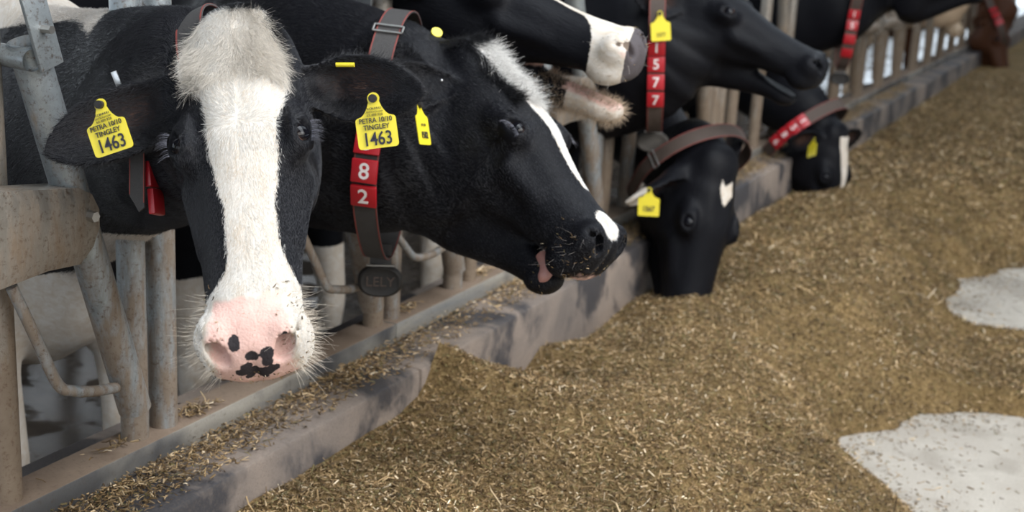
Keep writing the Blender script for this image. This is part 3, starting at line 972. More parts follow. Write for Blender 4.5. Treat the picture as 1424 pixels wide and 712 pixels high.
rng = np.random.default_rng(11)
N = 700000
r = 1.5 * (13 / 1.5) ** rng.random(N) ** .95
th = rng.uniform(math.radians(62), math.radians(146), N)
px_, py_ = r * np.cos(th), r * np.sin(th)
ok = (px_ > -1.36) & (px_ < .95) & (py_ > .5)
px_, py_, r = px_[ok], py_[ok], r[ok]
pz = feed_height(px_, py_)
ok = pz > -.004
px_, py_, pz, r = px_[ok], py_[ok], pz[ok], r[ok]
n = len(px_)
ln = rng.gamma(2.6, .0026, n) + .003
lng = rng.random(n) < .025; ln[lng] *= 3.6
ln *= np.clip(r / 3.2, 1, 2.2)
bits = scatter('straw_bits', np.stack([px_, py_, np.maximum(pz, 0) + .002 + rng.random(n) * .006], 1), ln, rng.uniform(.0010, .0036, n) * np.clip(r / 3.2, 1, 2.2), .45, M['bits'], 5, feed)
bits['kind'] = 'stuff'
# crumbs past the edge of the heap, on the bare floor
n = 5000
y = rng.uniform(2.4, 8, n); x = feed_edge(y) + rng.exponential(.13, n) - .02
cr = scatter('feed_crumbs', np.stack([x, y, np.full(n, .002)], 1)[x < .9], (rng.gamma(2.5, .0035, n) + .003)[x < .9], rng.uniform(.001, .0035, n)[x < .9], .1, M['bits'], 6)
tag(cr, 'loose crumbs of feed on the bare pale floor beside the heap', 'crumbs', kind='stuff')
# litter on the wall top and on the beam
n = 60000
y = 0.7 + rng.random(n) ** 1.5 * 9
x = rng.uniform(-1.515, -1.385, n)
keep = rng.random(n) < np.clip((-1.375 - x) / .10, .12, 1) * np.clip(.5 + .6 * vnoise(np.stack([x, y, x * 0], 1), 5, 8), .15, 1)
lt = scatter('feed_litter', np.stack([x, y, 0.433 + rng.random(n) ** 2 * .016], 1)[keep], (rng.gamma(3, .0025, n) + .003)[keep], rng.uniform(.0012, .0038, n)[keep], .22, M['bits'], 7,
             bw=np.array([.12, .18, .22, .18, .12, .08, .02, .05, .03]))
tag(lt, 'chaff and chopped stalks strewn along the top of the low wall', 'litter', kind='stuff')
pl = []
BZT = .4845
for cy_, cx_, k in [(1.36, -1.575, 60), (1.83, -1.54, 90), (1.60, -1.55, 30), (2.64, -1.55, 40), (3.05, -1.55, 70), (2.1, -1.56, 25)]:
    pl.append(np.stack([rng.normal(cx_, .012, k), rng.normal(cy_, .026, k), BZT + rng.random(k) * .010], 1))
pl = np.concatenate(pl)
pl[:, 0] = np.clip(pl[:, 0], -1.59, -1.52)
lt2 = scatter('feed_clump', pl, rng.gamma(3, .004, len(pl)) + .006, rng.uniform(.0015, .004, len(pl)), .3, M['bits'], 8, bw=np.array([.06, .10, .16, .22, .2, .14, .04, .05, .03]))
tag(lt2, 'small clumps of chopped feed caught on top of the steel beam', 'litter', kind='stuff')


# ------------------------------------------------------------------ headlock fence
M['dusty_rail'] = mat_galv('dust_covered_rail', 2.4, (0.40, 0.34, 0.28))
FX = -1.555
BZ = 0.480


def fence_panel(y0, y1, label, posts, locks, dull=False, group=None):
    root = empty('headlock_panel', (FX, y0, 0.43))
    tag(root, label, 'feed fence', group)
    g = M['galv_brown'] if dull else M['galv']
    MB().box((FX, (y0 + y1) / 2, BZ - .0245), (.085, y1 - y0 - .004, .049), bev=.004).build('base_beam', M['beam'], root)
    MB().tube([(FX, y0, 1.66), (FX, y1, 1.66)], .030).build('top_rail', g, root)
    if y0 > 7: MB().tube([(FX + .06, y0, .925), (FX + .06, y1, .925)], .034).build('middle_rail', M['dusty_rail'], root)
    for i, (y, xo, rad) in enumerate(posts):
        MB().tube([(FX + xo, y, BZ - .002), (FX + xo, y, 1.66)], rad, 22).build('post', M['galv_brown'] if (dull or i % 3 == 2) else M['galv'], root)
    for (yp, ya, za, yb, zb, rod) in locks:
        # swinging bar, open at the lower end
        bar = MB()
        bar.tube([(FX + .055, ya, za), (FX + .055, yb, zb)], .029, 24, cap=False)
        bar.tube([(FX + .055, ya, za), (FX + .055, yb, zb)], .0255, 24, cap=False)
        b = bar.build('locking_bar', g, root)
        # pressed steel pivot plate, wrapped round the post
        zc = .942
        t_ = (zc - zb) / (za - zb); ym = yb + (ya - yb) * t_ - .030
        out = [(yp - .068, zc + .080), (yp + .02, zc + .070), (ym + .002, zc + .060), (ym + .030, zc + .045), (ym + .045, zc + .018), (ym + .045, zc - .012), (ym + .030, zc - .042), (ym + .0, zc - .066), (yp + .03, zc - .062), (yp - .068, zc - .070)]
        inn = [(yp + .010, zc + .050), (yp + .010, zc + .050), (ym - .012, zc + .040), (ym - .006, zc + .036), (ym - .004, zc + .02), (ym - .004, zc - .005), (ym - .008, zc - .02), (ym - .02, zc - .036), (yp + .015, zc - .036), (yp + .008, zc - .032)]
        for sx in (1,):
            pm_ = MB(); k = len(out)
            V = [(FX + .086, a, c) for a, c in out] + [(FX + .094, a, c) for a, c in inn] + [(FX + .082, a, c) for a, c in out] + [(FX + .03, a, c) for a, c in out]
            F = [list(range(k, 2 * k))]
            F += [(i, (i + 1) % k, k + (i + 1) % k, k + i) for i in range(k)]
            F += [(2 * k + i, 2 * k + (i + 1) % k, (i + 1) % k, i) for i in range(k)]
            F += [(3 * k + i, 3 * k + (i + 1) % k, 2 * k + (i + 1) % k, 2 * k + i) for i in range(k)]
            F += [list(range(3 * k, 4 * k))[::-1]]
            pm_.add(V, F)
            pl_ = pm_.build('pivot_plate', M['galv_brown'], root, angle=50)
            bt = MB().tube([(FX + .088, ym + .018, zc + .012), (FX + .105, ym + .018, zc + .012)], .009, 6)
            bt.build('bolt', M['steel'], pl_)
        if rod:
            (r0, z0), (r1, z1), (r2, z2) = rod
            pts = spline([(FX + .06, r0, z0), (FX + .07, r0 + (r1 - r0) * .5, z0 + (z1 - z0) * .5), (FX + .08, r0 + (r1 - r0) * .88, z0 + (z1 - z0) * .9), (FX + .088, r1 + (r2 - r1) * .12, z1 + .002),
                          (FX + .085, r1 + (r2 - r1) * .5, z1 + (z2 - z1) * .45), (FX + .07, r2, z2)], 8)
            MB().tube(pts, .0095, 14).build('bent_rod', g, root)
    return root


LOCKS1 = [(1.365, 1.400, 1.235, 1.612, .570, ((1.345, .862), (1.420, .665), (1.550, .632))),
          (2.130, 2.230, 1.060, 2.400, .560, ((2.115, .788), (2.184, .654), (2.330, .630)))]
p1 = fence_panel(-.45, 2.535, 'galvanised headlock panel around the nearest cow, with a large pressed pivot plate', [(.62, 0, .027), (.95, 0, .027), (1.365, 0, .0275), (1.672, -.002, .0255), (1.748, 0, .0265), (2.495, 0, .025)], LOCKS1)
# release plate and its hinge tube at the head of the first swinging bar
rp = MB()
Rr = rotm((1, 0, 0), math.radians(-17))
Rr = rotm((1, 0, 0), math.radians(17))
rp.box((FX + .10, 1.378, 1.290), (.007, .046, .19), R=Rr, bev=.002)
rpo = rp.build('release_plate', M['galv'], p1)
MB().tube([(FX + .102, 1.388, 1.258), (FX + .122, 1.388, 1.258)], .0065, 6).build('bolt', M['steel'], rpo)
MB().tube([(FX + .01, 1.392, 1.212), (FX + .082, 1.385, 1.209)], .017, 20, cap=False).build('hinge_tube', M['galv'], p1)
p2 = fence_panel(2.535, 4.45, 'galvanised headlock panel with a bent rod below the collar numbered 582', [(2.572, 0, .025), (2.895, 0, .027), (2.985, 0, .022), (3.40, 0, .026), (3.86, 0, .026), (3.95, 0, .028), (4.17, 0, .026)],
                 [(2.530, 2.575, 1.235, 2.800, .56, ((2.455, .746), (2.551, .647), (2.710, .642))), (3.40, 3.46, 1.27, 3.76, .56, None)])
p3 = fence_panel(4.45, 7.05, 'dusty headlock panel behind the cow eating with its head down', [(4.62, 0, .026), (5.04, 0, .027), (5.15, 0, .027), (5.24, 0, .026), (5.43, 0, .026), (5.85, 0, .027), (6.20, 0, .027), (6.32, 0, .027), (6.75, 0, .027)],
                 [(4.62, 4.67, 1.27, 4.90, .60, None), (5.85, 5.90, 1.27, 6.12, .60, None)], dull=True)
y = 7.05
far_names = ['brown dusty headlock panel seen beyond the raised black head', 'brown headlock panel just before the reddish brown cow', 'headlock panel behind the reddish brown cow', 'farthest headlock panel at the top right corner']
for k, lab in enumerate(far_names):
    w = 2.9
    ps = [(y + a, 0, .028) for a in (.45, .54, 1.17, 1.26, 1.89, 1.98, 2.61, 2.70)]
    lk = [(y + a, y + a + .04, 1.235, y + a + .27, .57, None) for a in (.54, 1.26, 1.98)]
    fence_panel(y, y + w, lab, ps, lk, dull=True)
    y += w
# ------------------------------------------------------------------ the herd
NEG = -1.0


def no_spots(V): return np.full(len(V), NEG)


def skin_pink(H, deep=0.44):
    "bare nose pad and lips"
    return np.minimum(H[:, 0] - deep, .058 - np.abs(H[:, 1])) - .0


def face_paint(blaze, pad=None, poll_white=None):
    def fn(V, H, B):
        inhead = np.where(H[:, 2] > -.02 , 1, 0)
        w = np.full(len(V), NEG)
        if blaze is not None:
            a = poly_sd(H[:, :2], blaze)
            a = np.minimum(a, (H[:, 2] + .03))
            w = np.maximum(w, a)
        return w
    return fn


# --- nearest cow, facing the camera
E1 = P(337, 203, 1.80)
F1 = D(.14, -.82, .57)
U1 = D(.0, .57, .80)
BLAZE1 = [(-.12, -.07), (-.06, -.088), (-.02, -.096), (.03, -.094), (.06, -.086), (.085, -.066), (.11, -.052), (.14, -.047), (.17, -.045), (.20, -.044), (.23, -.038), (.255, -.035), (.29, -.026), (.34, -.026), (.375, -.024), (.40, -.030), (.415, -.045), (.43, -.075), (.44, -.2), (.8, -.2), (.8, .2),
          (.415, .2), (.405, .075), (.39, .062), (.37, .052), (.34, .046), (.285, .044), (.25, .050), (.225, .052), (.205, .055), (.178, .054), (.15, .056), (.13, .064), (.08, .072), (.045, .072), (.02, .064), (.0, .054), (-.03, .046), (-.06, .042), (-.12, .04)]


def paint1(V, H, B):
    w = np.minimum(poly_sd(H[:, :2], BLAZE1), H[:, 2] + .10 + np.where(H[:, 0] > .38, 1, 0))
    under = np.minimum(H[:, 0] - .25 + np.abs(H[:, 1]) * .5, -.075 - H[:, 2])          # white along the lower jaw
    w = np.maximum(w, np.where(H[:, 0] > -.1, under, NEG))
    # white lower chest, belly and legs; a white band over the shoulders
    body = B[:, 0] < .62
    nz = .05 * vnoise(V, 5, 2) + .02 * vnoise(V, 14, 3)
    thr = .84 - .18 * np.clip((B[:, 1] + .08) / .16, 0, 1)
    thr = thr + (1.0 - thr) * np.clip((B[:, 0] - .33) / .12, 0, 1)
    chest = thr - B[:, 2] + nz
    chest = np.maximum(chest, np.minimum(np.minimum(B[:, 2] - 1.332 + .15 * np.clip(.36 - B[:, 0], 0, .4), .50 - B[:, 0]), B[:, 0] + .1) + nz * .3)
    w = np.where((H[:, 0] < -.04) | (H[:, 0] > .62) | (H[:, 2] < -.22), np.maximum(chest, NEG), w)
    pad = poly_sd(H[:, :2], [(.440, -.046), (.446, -.02), (.446, .02), (.440, .046), (.485, .052), (.51, .058), (.56, .04), (.56, -.04), (.51, -.058), (.485, -.052)])
    pad = np.minimum(pad, .02 + np.minimum(H[:, 2] + .062, 1))
    pink = pad
    # spots on the nose: y, z on the front of the pad
    yz = H[:, 1:3]
    sp = np.full(len(V), NEG)
    for (y, z, r) in [(-.021, .036, .009), (.021, .022, .011), (.019, .010, .009), (.0, .020, .010), (-.010, .004, .009), (-.018, -.006, .010), (.0, -.010, .012), (.016, -.008, .012), (.026, -.004, .009), (-.008, -.018, .008), (.010, -.020, .008), (.046, .036, .009)]:
        sp = np.maximum(sp, r * .92 - np.sqrt((((yz - [y, z]) * [1, 1.15]) ** 2).sum(1)))
    sp = np.where(H[:, 0] > .47, sp, NEG)
    return w, pink, sp


prm1 = dict(open=0.0, crown=1.12, ear_l=ear(1, root=(.030, .092, .030), out=(.10, 1.0, -.12), face=(.60, .05, .70), L=.190, W=.054),
            ear_r=ear(-1, root=(.030, .092, .030), out=(.30, 1.0, -.10), face=(.45, .10, .80), L=.225, W=.057))
cow1, I1 = make_cow('dairy_cow', 'black and white cow facing the camera, broad white blaze and pink spotted nose', None, E1, F1, U1, .97,
                    [(-1.33, 1.575, 1.13, .165, .105), (-1.555, 1.675, 1.07, .20, .110), (-1.80, 1.79, 1.00, .25, .14)], (-2.02, 1.93), math.radians(-10), prm1, paint1, M['coat'], fine=.0046, coarse=.028)

# --- second cow, head in profile
E2 = P(744, 194, 2.50)
BLAZE2 = [(-.03, .0), (-.02, -.035), (.03, -.032), (.10, -.022), (.20, -.014), (.30, -.006), (.36, .004), (.36, .03), (.2, .04), (.05, .045), (-.03, .04)]


def paint2(V, H, B):
    w = np.minimum(poly_sd(H[:, :2], BLAZE2), H[:, 2] - .02)
    nose = .030 - np.sqrt((((H - [.475, -.002, .048]) * [.7, 1, 1]) ** 2).sum(1))
    w = np.maximum(w, nose)
    far = (H[:, 0] < -.1) | (H[:, 2] < -.3)
    nz = .05 * vnoise(V, 5, 12) + .02 * vnoise(V, 14, 3)
    w = np.where(far, np.maximum(.62 - B[:, 2] + nz, NEG), w)
    lip = .016 - np.sqrt((((H - [.505, 0, -.045]) * [.7, .35, 1]) ** 2).sum(1))
    return w, lip, no_spots(V)


prm2 = dict(open=.04, short=1.30, deep=1.27, crown=1.2, ear_r=ear(-1, root=(-.018, .084, .035), out=(-.55, .62, -.50), face=(.3, .75, .2), L=.165, W=.045),
            ear_l=ear(1, root=(-.018, .084, .045), out=(-.80, .62, -.25), L=.175, W=.050))
cow2, I2 = make_cow('dairy_cow', 'black cow in profile with narrow white blaze, wearing collar numbered 582', None, E2, D(.60, -.675, .40), D(.66, .62, .42), 1.0,
                    [(-1.34, 2.25, 1.02, .212, .14), (-1.56, 2.29, 1.02, .255, .155), (-1.80, 2.40, 1.02, .285, .17)], (-2.12, 2.64), math.radians(-4), prm2, paint2, M['coat'], fine=.0058, coarse=.028)

# --- third cow, mouth open, behind the second
E3 = P(697, -12, 2.86)


def paint3(V, H, B):
    w = np.minimum(poly_sd(H[:, :2], [(.1, .03), (.1, .014), (.28, .004), (.38, -.008), (.41, -.035), (.43, -.065), (.45, -.12), (.62, -.12), (.62, .12), (.42, .12), (.40, .03), (.30, .022)]), H[:, 2] + np.where(H[:, 0] > .42, .065, .035))
    chin = np.minimum(H[:, 0] - .38, -.055 - H[:, 2])
    w = np.maximum(w, np.minimum(chin, .6 - H[:, 0]))
    pink = .013 - np.sqrt((((H - [.500, -.058, .020]) * [.8, 1, .9]) ** 2).sum(1))
    # inside of the mouth and gum
    hj = H - HINGE; op = prm3['open']
    jz = hj[:, 0] * math.sin(op) + hj[:, 2] * math.cos(op) + HINGE[2]
    jx = hj[:, 0] * math.cos(op) - hj[:, 2] * math.sin(op) + HINGE[0]
    low = np.minimum(-.078 - (jx - .25) * math.sin(op) * .5 - H[:, 2], .03)
    pink = np.maximum(pink, np.minimum(np.minimum(low, jz + .066), jx - .37))
    pink = np.maximum(pink, np.minimum(np.minimum(np.minimum(.033 - np.abs(H[:, 1]), -.040 - H[:, 2]), H[:, 0] - .26), H[:, 2] + .076))
    spot = np.full(len(V), NEG)
    for (a, b, rr) in [(.40, -.05, .006), (.44, -.047, .007), (.46, -.052, .008), (.37, -.052, .005)]:
        spot = np.maximum(spot, rr - np.sqrt((jx - a) ** 2 + (jz - b) ** 2))
    w = np.where((H[:, 0] < -.1) | (H[:, 2] < -.3), .55 - B[:, 2] + .05 * vnoise(V, 5, 22), w)
    grey = np.minimum(H[:, 0] - .505 + .25 * (H[:, 1] + .03), .5)
    grey = np.where((H[:, 2] > -.075) & (H[:, 0] > .45), grey, NEG)
    spot = np.maximum(spot, np.minimum(grey, .052 - H[:, 2]))
    return w, pink, spot


prm3 = dict(open=.13, jaw=1.10, short=1.02, ear_r=ear(-1, root=(.012, .084, .045), out=(-.50, .80, .45), face=(.10, .8, .3), L=.19, W=.055))
cow3, I3 = make_cow('dairy_cow', 'black cow with open mouth and pale nose, head raised behind the second cow', None, E3, (.97, .04, -.17), (.17, -.12, .97), 1.0,
                    [(-1.46, 2.72, 1.17, .22, .13), (-1.60, 2.80, 1.09, .25, .14), (-1.85, 2.96, 1.04, .27, .16)], (-2.18, 3.36), math.radians(-3), prm3, paint3, M['grey_nosed_coat'], fine=.0065, coarse=.03)

# --- fourth cow, wearing 1577
E4 = P(1022, 18, 3.95)


def paint_black(cut=.55, sd=5):
    def fn(V, H, B):
        w = np.where((H[:, 0] < -.1) | (H[:, 2] < -.3), cut - B[:, 2] + .05 * vnoise(V, 5, sd), NEG)
        return w, np.full(len(V), NEG), no_spots(V)
    return fn


def paint4(V, H, B):
    w, p, s = paint_black(.5, 31)(V, H, B)
    p = np.maximum(p, .012 - np.sqrt((((H - [.46, 0, -.052]) * [.5, .3, 1]) ** 2).sum(1)))
    return w, p, s


prm4 = dict(open=.10, ear_r=ear(-1, root=(.012, .084, .045), out=(-.70, .80, -.15), face=(.2, .8, .2), L=.17, W=.05))
cow4, I4 = make_cow('dairy_cow', 'black cow in profile wearing collar numbered 1577, mouth slightly open', None, E4, (.95, .02, -.32), (.32, -.10, .95), .98,
                    [(-1.40, 3.86, 1.08, .22, .13), (-1.60, 3.90, 1.00, .25, .14), (-1.85, 3.98, .98, .27, .16)], (-2.18, 4.01), math.radians(-2), prm4, paint4, M['coat'], fine=.009, coarse=.034)

# --- fifth cow, eating, white spot on the forehead
E5 = P(985, 316, 4.12)


def paint5(V, H, B):
    w, p, s = paint_black(.45, 41)(V, H, B)
    bl = poly_sd(H[:, :2], [(.035, -.012), (.055, .002), (.035, .030), (.075, .034), (.10, .014), (.115, .008), (.085, -.008), (.06, -.014)])
    w = np.maximum(w, np.where(H[:, 2] > .02, bl, NEG))
    o, R, L, W = prm5['ear_r']
    e = (H - o) @ R
    w = np.maximum(w, np.where(np.abs(e[:, 1]) < .08, np.minimum(e[:, 0] - .125, .24 - e[:, 0]), NEG))
    return w, p, s


prm5 = dict(open=0, deep=1.15, ear_l=ear(1, root=(.0, .080, .035), out=(-.9, .45, -.5), face=(.2, .8, .2)), ear_r=ear(-1, root=(.045, .084, .030), out=(.58, 1.0, -.2), face=(.75, -.1, .3), L=.19, W=.050))
cow5, I5 = make_cow('dairy_cow', 'black cow eating head down, white spot on forehead and white tipped ear', None, E5, D(-.10, -.96, .12), D(.54, .1, .84), 1.17,
                    [(-1.40, 4.22, .66, .13, .11), (-1.56, 4.38, .72, .16, .12), (-1.78, 4.50, .82, .20, .14)], (-2.15, 4.80), math.radians(-3), prm5, paint5, M['coat'], fine=.009, coarse=.034)

# --- sixth cow, eating further along
E6 = P(1160, 245, 5.95)


def paint6(V, H, B):
    w, p, s = paint_black(.45, 51)(V, H, B)
    bl = poly_sd(H[:, :2], [(.0, -.03), (.10, -.02), (.30, .0), (.34, .03), (.0, .04)])
    return np.maximum(w, np.minimum(bl, H[:, 2] - .03)), p, s


prm6 = dict(open=0, deep=1.2)
cow6, I6 = make_cow('dairy_cow', 'black cow eating with narrow white blaze, red numbered collar across its neck', None, E6, (.18, -.12, -.97), (.90, -.35, .25), 1.10,
                    [(-1.40, 6.02, .66, .15, .12), (-1.56, 6.10, .72, .17, .13), (-1.80, 6.16, .84, .22, .15)], (-2.18, 6.22), math.radians(-3), prm6, paint6, M['coat'], fine=.011, coarse=.038)

# --- seventh cow, head above the frame
E7 = P(1285, -40, 6.6)
prm7 = dict(open=0)
cow7, I7 = make_cow('dairy_cow', 'black cow holding its head above the picture edge, red collar hanging below', None, E7, (.96, .0, .12), (-.12, -.05, .99), 1.05,
                    [(-1.38, 6.80, 1.16, .22, .13), (-1.56, 6.78, 1.10, .25, .14), (-1.80, 6.80, 1.04, .28, .16)], (-2.15, 7.00), 0.0, prm7, paint_black(.4, 61), M['coat'], fine=.014, coarse=.04)

# --- eighth: cream cow between, ninth: brown cow far away eating
def paint_cream(V, H, B): return .9 - B[:, 2] + .2 * vnoise(V, 3, 5), np.full(len(V), NEG), no_spots(V)


E8 = P(1318, -4, 10.9)
cow8, I8 = make_cow('dairy_cow', 'pale tan cow with lowered head, blurred in front of the reddish brown cow', None, E8, (.55, -.1, -.82), (.82, -.1, .55), 1.0,
                    [(-1.45, 11.2, .98, .17, .13), (-1.6, 11.2, .96, .20, .14), (-1.85, 11.2, .98, .24, .16)], (-2.2, 11.2), 0.0, dict(open=0), paint_cream, M['cream_coat'], fine=.018, coarse=.045)


def paint_brown(V, H, B):
    w = np.minimum(.50 - B[:, 2], -.3 - B[:, 0]) * 1.0
    w = np.maximum(w, np.where(H[:, 0] > .36, H[:, 0] - .42, NEG))
    return w, np.full(len(V), NEG), no_spots(V)


E9 = P(1392, 56, 12.6)
cow9, I9 = make_cow('dairy_cow', 'reddish brown cow eating at the far end of the row', None, E9, (.40, -.25, -.88), (.80, -.35, .45), 1.30,
                    [(-1.30, 13.75, .80, .22, .16), (-1.56, 13.9, .86, .24, .17), (-1.85, 14.2, .94, .26, .17)], (-2.2, 14.3), 0.0, dict(open=0), paint_brown, M['brown_coat'], fine=.02, coarse=.045)
# ------------------------------------------------------------------ writing
def text_mesh(name, s, size, depth=.0004, xs=1.0):
    cu = bpy.data.curves.new(name, 'FONT')
    cu.body = s; cu.size = size; cu.align_x = 'CENTER'; cu.align_y = 'CENTER'; cu.extrude = depth
    cu.resolution_u = 3; cu.offset = size * .012
    t = bpy.data.objects.new('t', cu)
    COL.objects.link(t)
    me = bpy.data.meshes.new_from_object(t.evaluated_get(bpy.context.evaluated_depsgraph_get()))
    bpy.data.objects.remove(t)
    if xs != 1.0:
        me.transform(Matrix.Diagonal((xs, 1, 1, 1)))
    me.name = name
    return me


def place(name, me, mat, frame, parent, label=None):
    "frame: origin, x, y, z columns in the world"
    o = bpy.data.objects.new(name, me)
    me.materials.append(mat)
    COL.objects.link(o)
    c, x, y, z = frame
    Mx = Matrix(np.stack([x, y, z], 1).tolist()).to_4x4(); Mx.translation = Vector(c)
    root = parent
    base = parent
    while base.parent: base = base.parent
    o.parent = parent
    # parents here only ever carry a translation of the top object or a full frame
    bpy.context.view_layer.update()
    o.matrix_parent_inverse = parent.matrix_world.inverted()
    o.matrix_basis = Mx
    if label: o['label'] = label
    return o


def frame_of(c, x, y):
    x = np.asarray(x, float); x /= np.linalg.norm(x)
    y = np.asarray(y, float); y = y - x * (x @ y); y /= np.linalg.norm(y)
    return (np.asarray(c, float), x, y, np.cross(x, y))


def tag_plate(w=.057, h=.044, stem=.030):
    "ear tag outline: rounded body, shoulders running up to a narrow eyelet"
    pts = []
    def arc(cx, cy, r, a0, a1, n=5):
        for i in range(n + 1):
            a = math.radians(a0 + (a1 - a0) * i / n); pts.append((cx + r * math.cos(a), cy + r * math.sin(a)))
    r = .005
    arc(w/2 - r, -h/2 + r, r, -90, 0); arc(w/2 - r, h/2 - r, r, 0, 70)
    for t in (.2, .4, .6, .8): pts.append((w/2 - r * .6 - (w/2 - .011) * (t ** .7) , h/2 + stem * .62 * t ** 1.6))
    arc(0, h/2 + stem * .85, .0088, -30, 210, 8)
    for t in (.8, .6, .4, .2): pts.append((-(w/2 - r * .6 - (w/2 - .011) * (t ** .7)), h/2 + stem * .62 * t ** 1.6))
    arc(-w/2 + r, h/2 - r, r, 110, 180); arc(-w/2 + r, -h/2 + r, r, 180, 270)
    n = len(pts)
    def zz(y): return -.004 * ((y / h) ** 2)
    V = [(x, y, .0008 + zz(y)) for x, y in pts] + [(x, y, -.0008 + zz(y)) for x, y in pts]
    F = [list(range(n)), list(range(n, 2 * n))[::-1]] + [(i, i + n, (i + 1) % n + n, (i + 1) % n) for i in range(n)]
    return MB().add(V, F)


def ear_tag(cow, fr, lines, h=.044, w=.057, stem=.030, lab=None):
    c, x, y, z = fr
    t = place('ear_tag', tag_plate(w, h, stem).mesh('ear_tag', True, 30), M['yellow'], fr, cow, lab)
    st = MB().tube([(0, 0, -.006), (0, 0, .004)], .0058, 18).tube([(0, 0, .0035), (0, 0, .0045)], .0034, 14)
    place('stud', st.mesh('stud'), M['rubber'], (c + y * (h/2 + stem * .85), x, y, z), t)
    for s, size, yy, ink, xs in lines:
        place('lettering', text_mesh('lettering', s, size, xs=xs), M[ink], (c + y * yy + z * .0016, x, y, z), t)
    return t


PETRA = [('1463', .0265, -.0095, 'ink', .80), ('TINGLEY', .0098, .0075, 'ink', .95), ('PETRA 10/10', .0098, .0170, 'ink', .88),
         ('69 489 928', .0050, .0245, 'faint_ink', 1), ('ANTIOCH USA', .0036, .0290, 'faint_ink', 1), ('CCBUHUU', .0042, .0335, 'ink', 1)]
z_ = lambda px, py, d: P(px, py, d)
# nearest cow: a yellow tag in each ear and a clip in the one on the left of the picture
ear_tag(cow1, frame_of(P(153, 191, 1.745), D(.955, .30, .10), D(-.30, .95, .05)), PETRA, lab='yellow ear tag printed 1463, seen on the left')
ear_tag(cow1, frame_of(P(524.5, 184, 1.76), D(.99, .12, .05), D(-.12, .99, .08)), PETRA, lab='yellow ear tag printed 1463, seen on the right')


def near_surface(info, px, py, pad=0.0):
    "point on the animal under a pixel: nearest vertex cluster along the ray"
    q = info['V'] - C0
    d = q @ CF
    u = CW / 2 + FPX * (q @ CR) / d; v = CH / 2 - FPX * (q @ CU) / d
    r2 = (u - px) ** 2 + (v - py) ** 2
    m = r2 < max(16, np.partition(r2, 3)[3] * 1.5)
    dd = d[m].min()
    return P(px, py, dd - pad)


clip = MB().box((0, 0, 0), (.010, .030, .003), bev=.001)
ec = near_surface(I1, 163, 112, .009)
place('ear_clip', clip.mesh('ear_clip'), M['silver_clip'], frame_of(ec, D(.95, .30, .1), D(-.25, .97, .25)), cow1)
ec = near_surface(I1, 480, 90, .008)
place('ear_tag_back', MB().tube([(-.014, 0, 0), (.014, 0, 0)], .0035, 12).mesh('ear_tag_back'), M['yellow'], frame_of(ec, D(.99, -.02, .1), D(0, .9, .4)), cow1)

# second cow
ear_tag(cow2, frame_of(P(589, 181, 2.40), D(.36, .05, -.93), D(-.16, .99, .05)), [('1582', .018, -.010, 'ink', .8), ('69 489', .007, .010, 'faint_ink', 1)], h=.056, w=.052, stem=.024)
ec = near_surface(I2, 607, 46, .0)
place('ear_tag_back', MB().tube([(0, 0, -.003), (0, 0, .004)], .012, 18).mesh('ear_tag_back'), M['yellow'], frame_of(ec, D(.9, -.1, -.3), D(0, .7, -.4)), cow2)
ec = near_surface(I2, 614, 112, .0)
place('ear_stud', sphere_mesh(.0035), M['silver_clip'], frame_of(ec, D(1, 0, 0), D(0, 1, 0)), cow2)
# third, fourth, fifth, sixth cows
ear_tag(cow3, frame_of(P(531, 42, 3.02), D(.9, .1, .3), D(-.1, .98, .1)), [], w=.050)
ear_tag(cow4, frame_of(P(919, 44, 3.86), D(.985, .05, .1), D(-.04, .99, .1)), [('1577', .018, -.010, 'faint_ink', .8)], w=.060, h=.056, stem=.032)
ear_tag(cow5, frame_of(P(902, 288, 4.00), D(.97, -.05, .2), D(.08, .98, .15)), [('1567', .024, -.006, 'ink', .8)], w=.068, h=.058, stem=.030)
ear_tag(cow6, frame_of(P(1129, 209, 5.75), D(.42, .12, .9), D(.25, .95, .05)), [], w=.060, h=.060)


